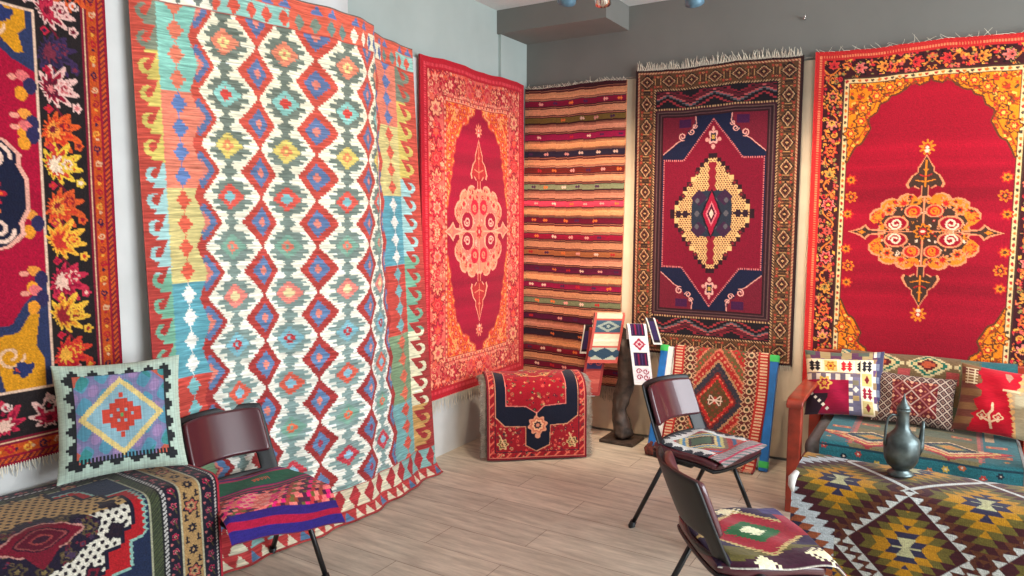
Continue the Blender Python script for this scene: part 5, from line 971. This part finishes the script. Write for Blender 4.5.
def pad2():
    W, H = .40, .40; cv = Cv(W, H, .0026, (120, 60, 60)); X, Y = cv.X, cv.Y; e = np.minimum(np.minimum(X, W-X), np.minimum(Y, H-Y)); t = np.where(np.minimum(X, W-X) < np.minimum(Y, H-Y), Y, X)
    q = .008; eq = np.floor(e/q)*q; cv.put(e < .07, (224, 224, 220)); cv.put((e < .07) & (eq < .036*tri(np.floor(t/q)*q/.056)+.006), (30, 36, 50)); cv.put((X > W-.075), (176, 150, 150)); cv.put((X > W-.075) & ((X*3+Y) % .05 < .02), (90, 110, 110)); cv.put((X > W-.030) & (X < W-.02), (190, 60, 90)); cv.put((X > W-.085) & (X < W-.078), (200, 50, 60))
    m = (e > .07) & (X < W-.09); r = np.abs(np.floor(X/q)*q-.16)/.15+np.abs(np.floor(Y/q)*q-.21)/.22
    for a, b, c in ((.0, .40, (70, 96, 70)), (.40, .5, (60, 30, 40)), (.5, .62, (214, 190, 130)), (.62, .74, (70, 130, 170)), (.74, .86, (200, 190, 120)), (.86, 1.0, (130, 110, 90)), (1.0, 1.2, (180, 60, 60)), (1.2, 1.35, (60, 110, 150)), (1.35, 1.6, (200, 100, 80)), (1.6, 3, (90, 110, 80))): cv.put(m & (r >= a) & (r < b), c)
    cv.A *= rng.normal(1, .06, (cv.ny, cv.nx, 1)); return cv
def pad3():
    W, H = .43, .46; cv = Cv(W, H, .0026, (44, 26, 60)); X, Y = cv.X, cv.Y; q = .011; xq, yq = (np.floor(X/q)+.5)*q, (np.floor(Y/q)+.5)*q
    saw = .05*tri(Y/.022)
    r = np.abs(xq-.20)/.17+np.abs(yq-.23)/.15+saw-.02; 
    for lim, c in ((1.22, (196, 170, 110)), (1.1, (160, 24, 44)), (.62, (30, 96, 50)), (.30, (232, 236, 196))): cv.put(r < lim, c)
    cv.put((X > .20) & (np.abs(yq-.23) < .05) & (X < .41) & (r > .62), (150, 24, 42)); cv.put((X > .33) & (yq+xq < .60) & (Y < .25) & (Y > .1), (150, 24, 50))
    g = (yq > .34) & (xq > .04); cv.put(g & (r > 1.22), (96, 86, 36)); cv.put((yq+.3*xq > .46) & (r > 1.22), (60, 20, 40))
    for cx, cy, a, b in ((.10, .045, .07, .05), (.17, .05, .06, .045), (.36, .41, .075, .05), (.15, .45, .05, .04), (.43, .36, .04, .03)):
        rr_ = np.abs(xq-cx)/a+np.abs(yq-cy)/b; n = ((np.floor(X/q)+np.floor(Y/q)) % 2)*.35; cv.put(rr_+n < 1.05, (238, 226, 186))
    cv.put((yq < .10) & (xq > .30), (54, 44, 100)); cv.put((xq > .42) & (yq < .2), (30, 110, 60)); cv.put((X > .41), (150, 30, 50)); cv.put((X > .422), (230, 222, 206)); cv.put(Y > H-.0022, (230, 222, 206)); cv.put(Y < .010, (200, 120, 80))
    cv.A *= rng.normal(1, .06, (cv.ny, cv.nx, 1)); return cv
SG = 'kilim pieces lying on the chair seats'
p1 = seat_cloth('seat_cloth', pad1(), (.36, -2.875), -8, (.125, .01), -8, .55, None, 'purple, green and pink striped kilim piece on the chair by the bench', SG, .004, .450)
p2 = seat_cloth('seat_cloth', pad2(), (1.765, -1.30), -17, (.075, .0), 2, .3, None, 'white toothed kilim piece on the chair in front of the board', SG, .006, .450)
p3 = seat_cloth('seat_cloth', pad3(), (2.20, -2.335), 37, (.098, .0), 0, .5, None, 'maroon and green diamond kilim pad on the foreground chair', SG, .018, .452)

# ---- ceiling spotlights whose lower ends show at the top edge, save the unseen last one added for light
def spotlight(loc, aim, body, label, ln=.17, r=.045):
    s = empty('spotlight', loc); tag(s, label, 'spotlight', 'spotlights under the ceiling'); d = (Vector(aim)-Vector(loc)).normalized()
    bm = bmesh.new(); tube(bm, [-d*ln, -d*ln*.85, -d*.02, Vector((0, 0, 0))], [r*.5, r*.9, r, r*1.02], 20); bobj('lamp_head', bm, body, s, True)
    bm = bmesh.new(); tube(bm, [-d*.004, d*.004], [r*.8, r*.7], 20); bobj('reflector', bm, M['chrome'], s, True)
    bm = bmesh.new(); tube(bm, [-d*ln*.6, (-d.x*ln*.6, -d.y*ln*.6, ZC-loc[2])], .008, 10); bobj('stem', bm, M['lamp'], s, True)
    bm = bmesh.new(); x, y = -d.x*ln*.6, -d.y*ln*.6; tube(bm, [(x, y, ZC-loc[2]-.02), (x, y, ZC-loc[2])], .04, 20); bobj('ceiling_rose', bm, M['lamp'], s)
spotlight((1.13, -1.52, 2.60), (.15, -.3, 1.0), M['bluelamp'], 'leftmost blue grey spotlight at the top edge')
spotlight((1.27, -1.40, 2.60), (.70, 0, 1.0), M['chrome'], 'shiny round spotlight in front of the boxed beam', .12, .04)
spotlight((1.66, -1.17, 2.60), (1.55, 0, 1.15), M['bluelamp'], 'blue grey spotlight above the dark framed rug')
spotlight((2.9, -1.70, 2.70), (2.80, 0, 1.35), M['lamp'], 'unseen spotlight added to light the far right crimson rug')  # out of view; added to supply the warm light on this rug
# hook and holes left high on the back wall
hk = empty('wall_hook', (1.97, 0, 2.75)); tag(hk, 'small metal hook screwed high into the grey back wall', 'hook')
bm = bmesh.new(); tube(bm, [(0, 0, 0), (0, -.03, 0)], .006, 10); tube(bm, [(0, -.03, 0), (.006, -.036, .006), (.006, -.036, .02)], .004, 8); bobj('peg', bm, M['chrome'], hk, True)
# rail cord the rugs hang from
bm = bmesh.new(); tube(bm, [(.03, -.02, 2.515), (.9, -.022, 2.508), (2.0, -.022, 2.515), (3.6, -.022, 2.51)], .003, 6); tag(bobj('twine', bm, M['greyfringe']), 'thin cord stretched along the back wall above the rugs', 'cord')
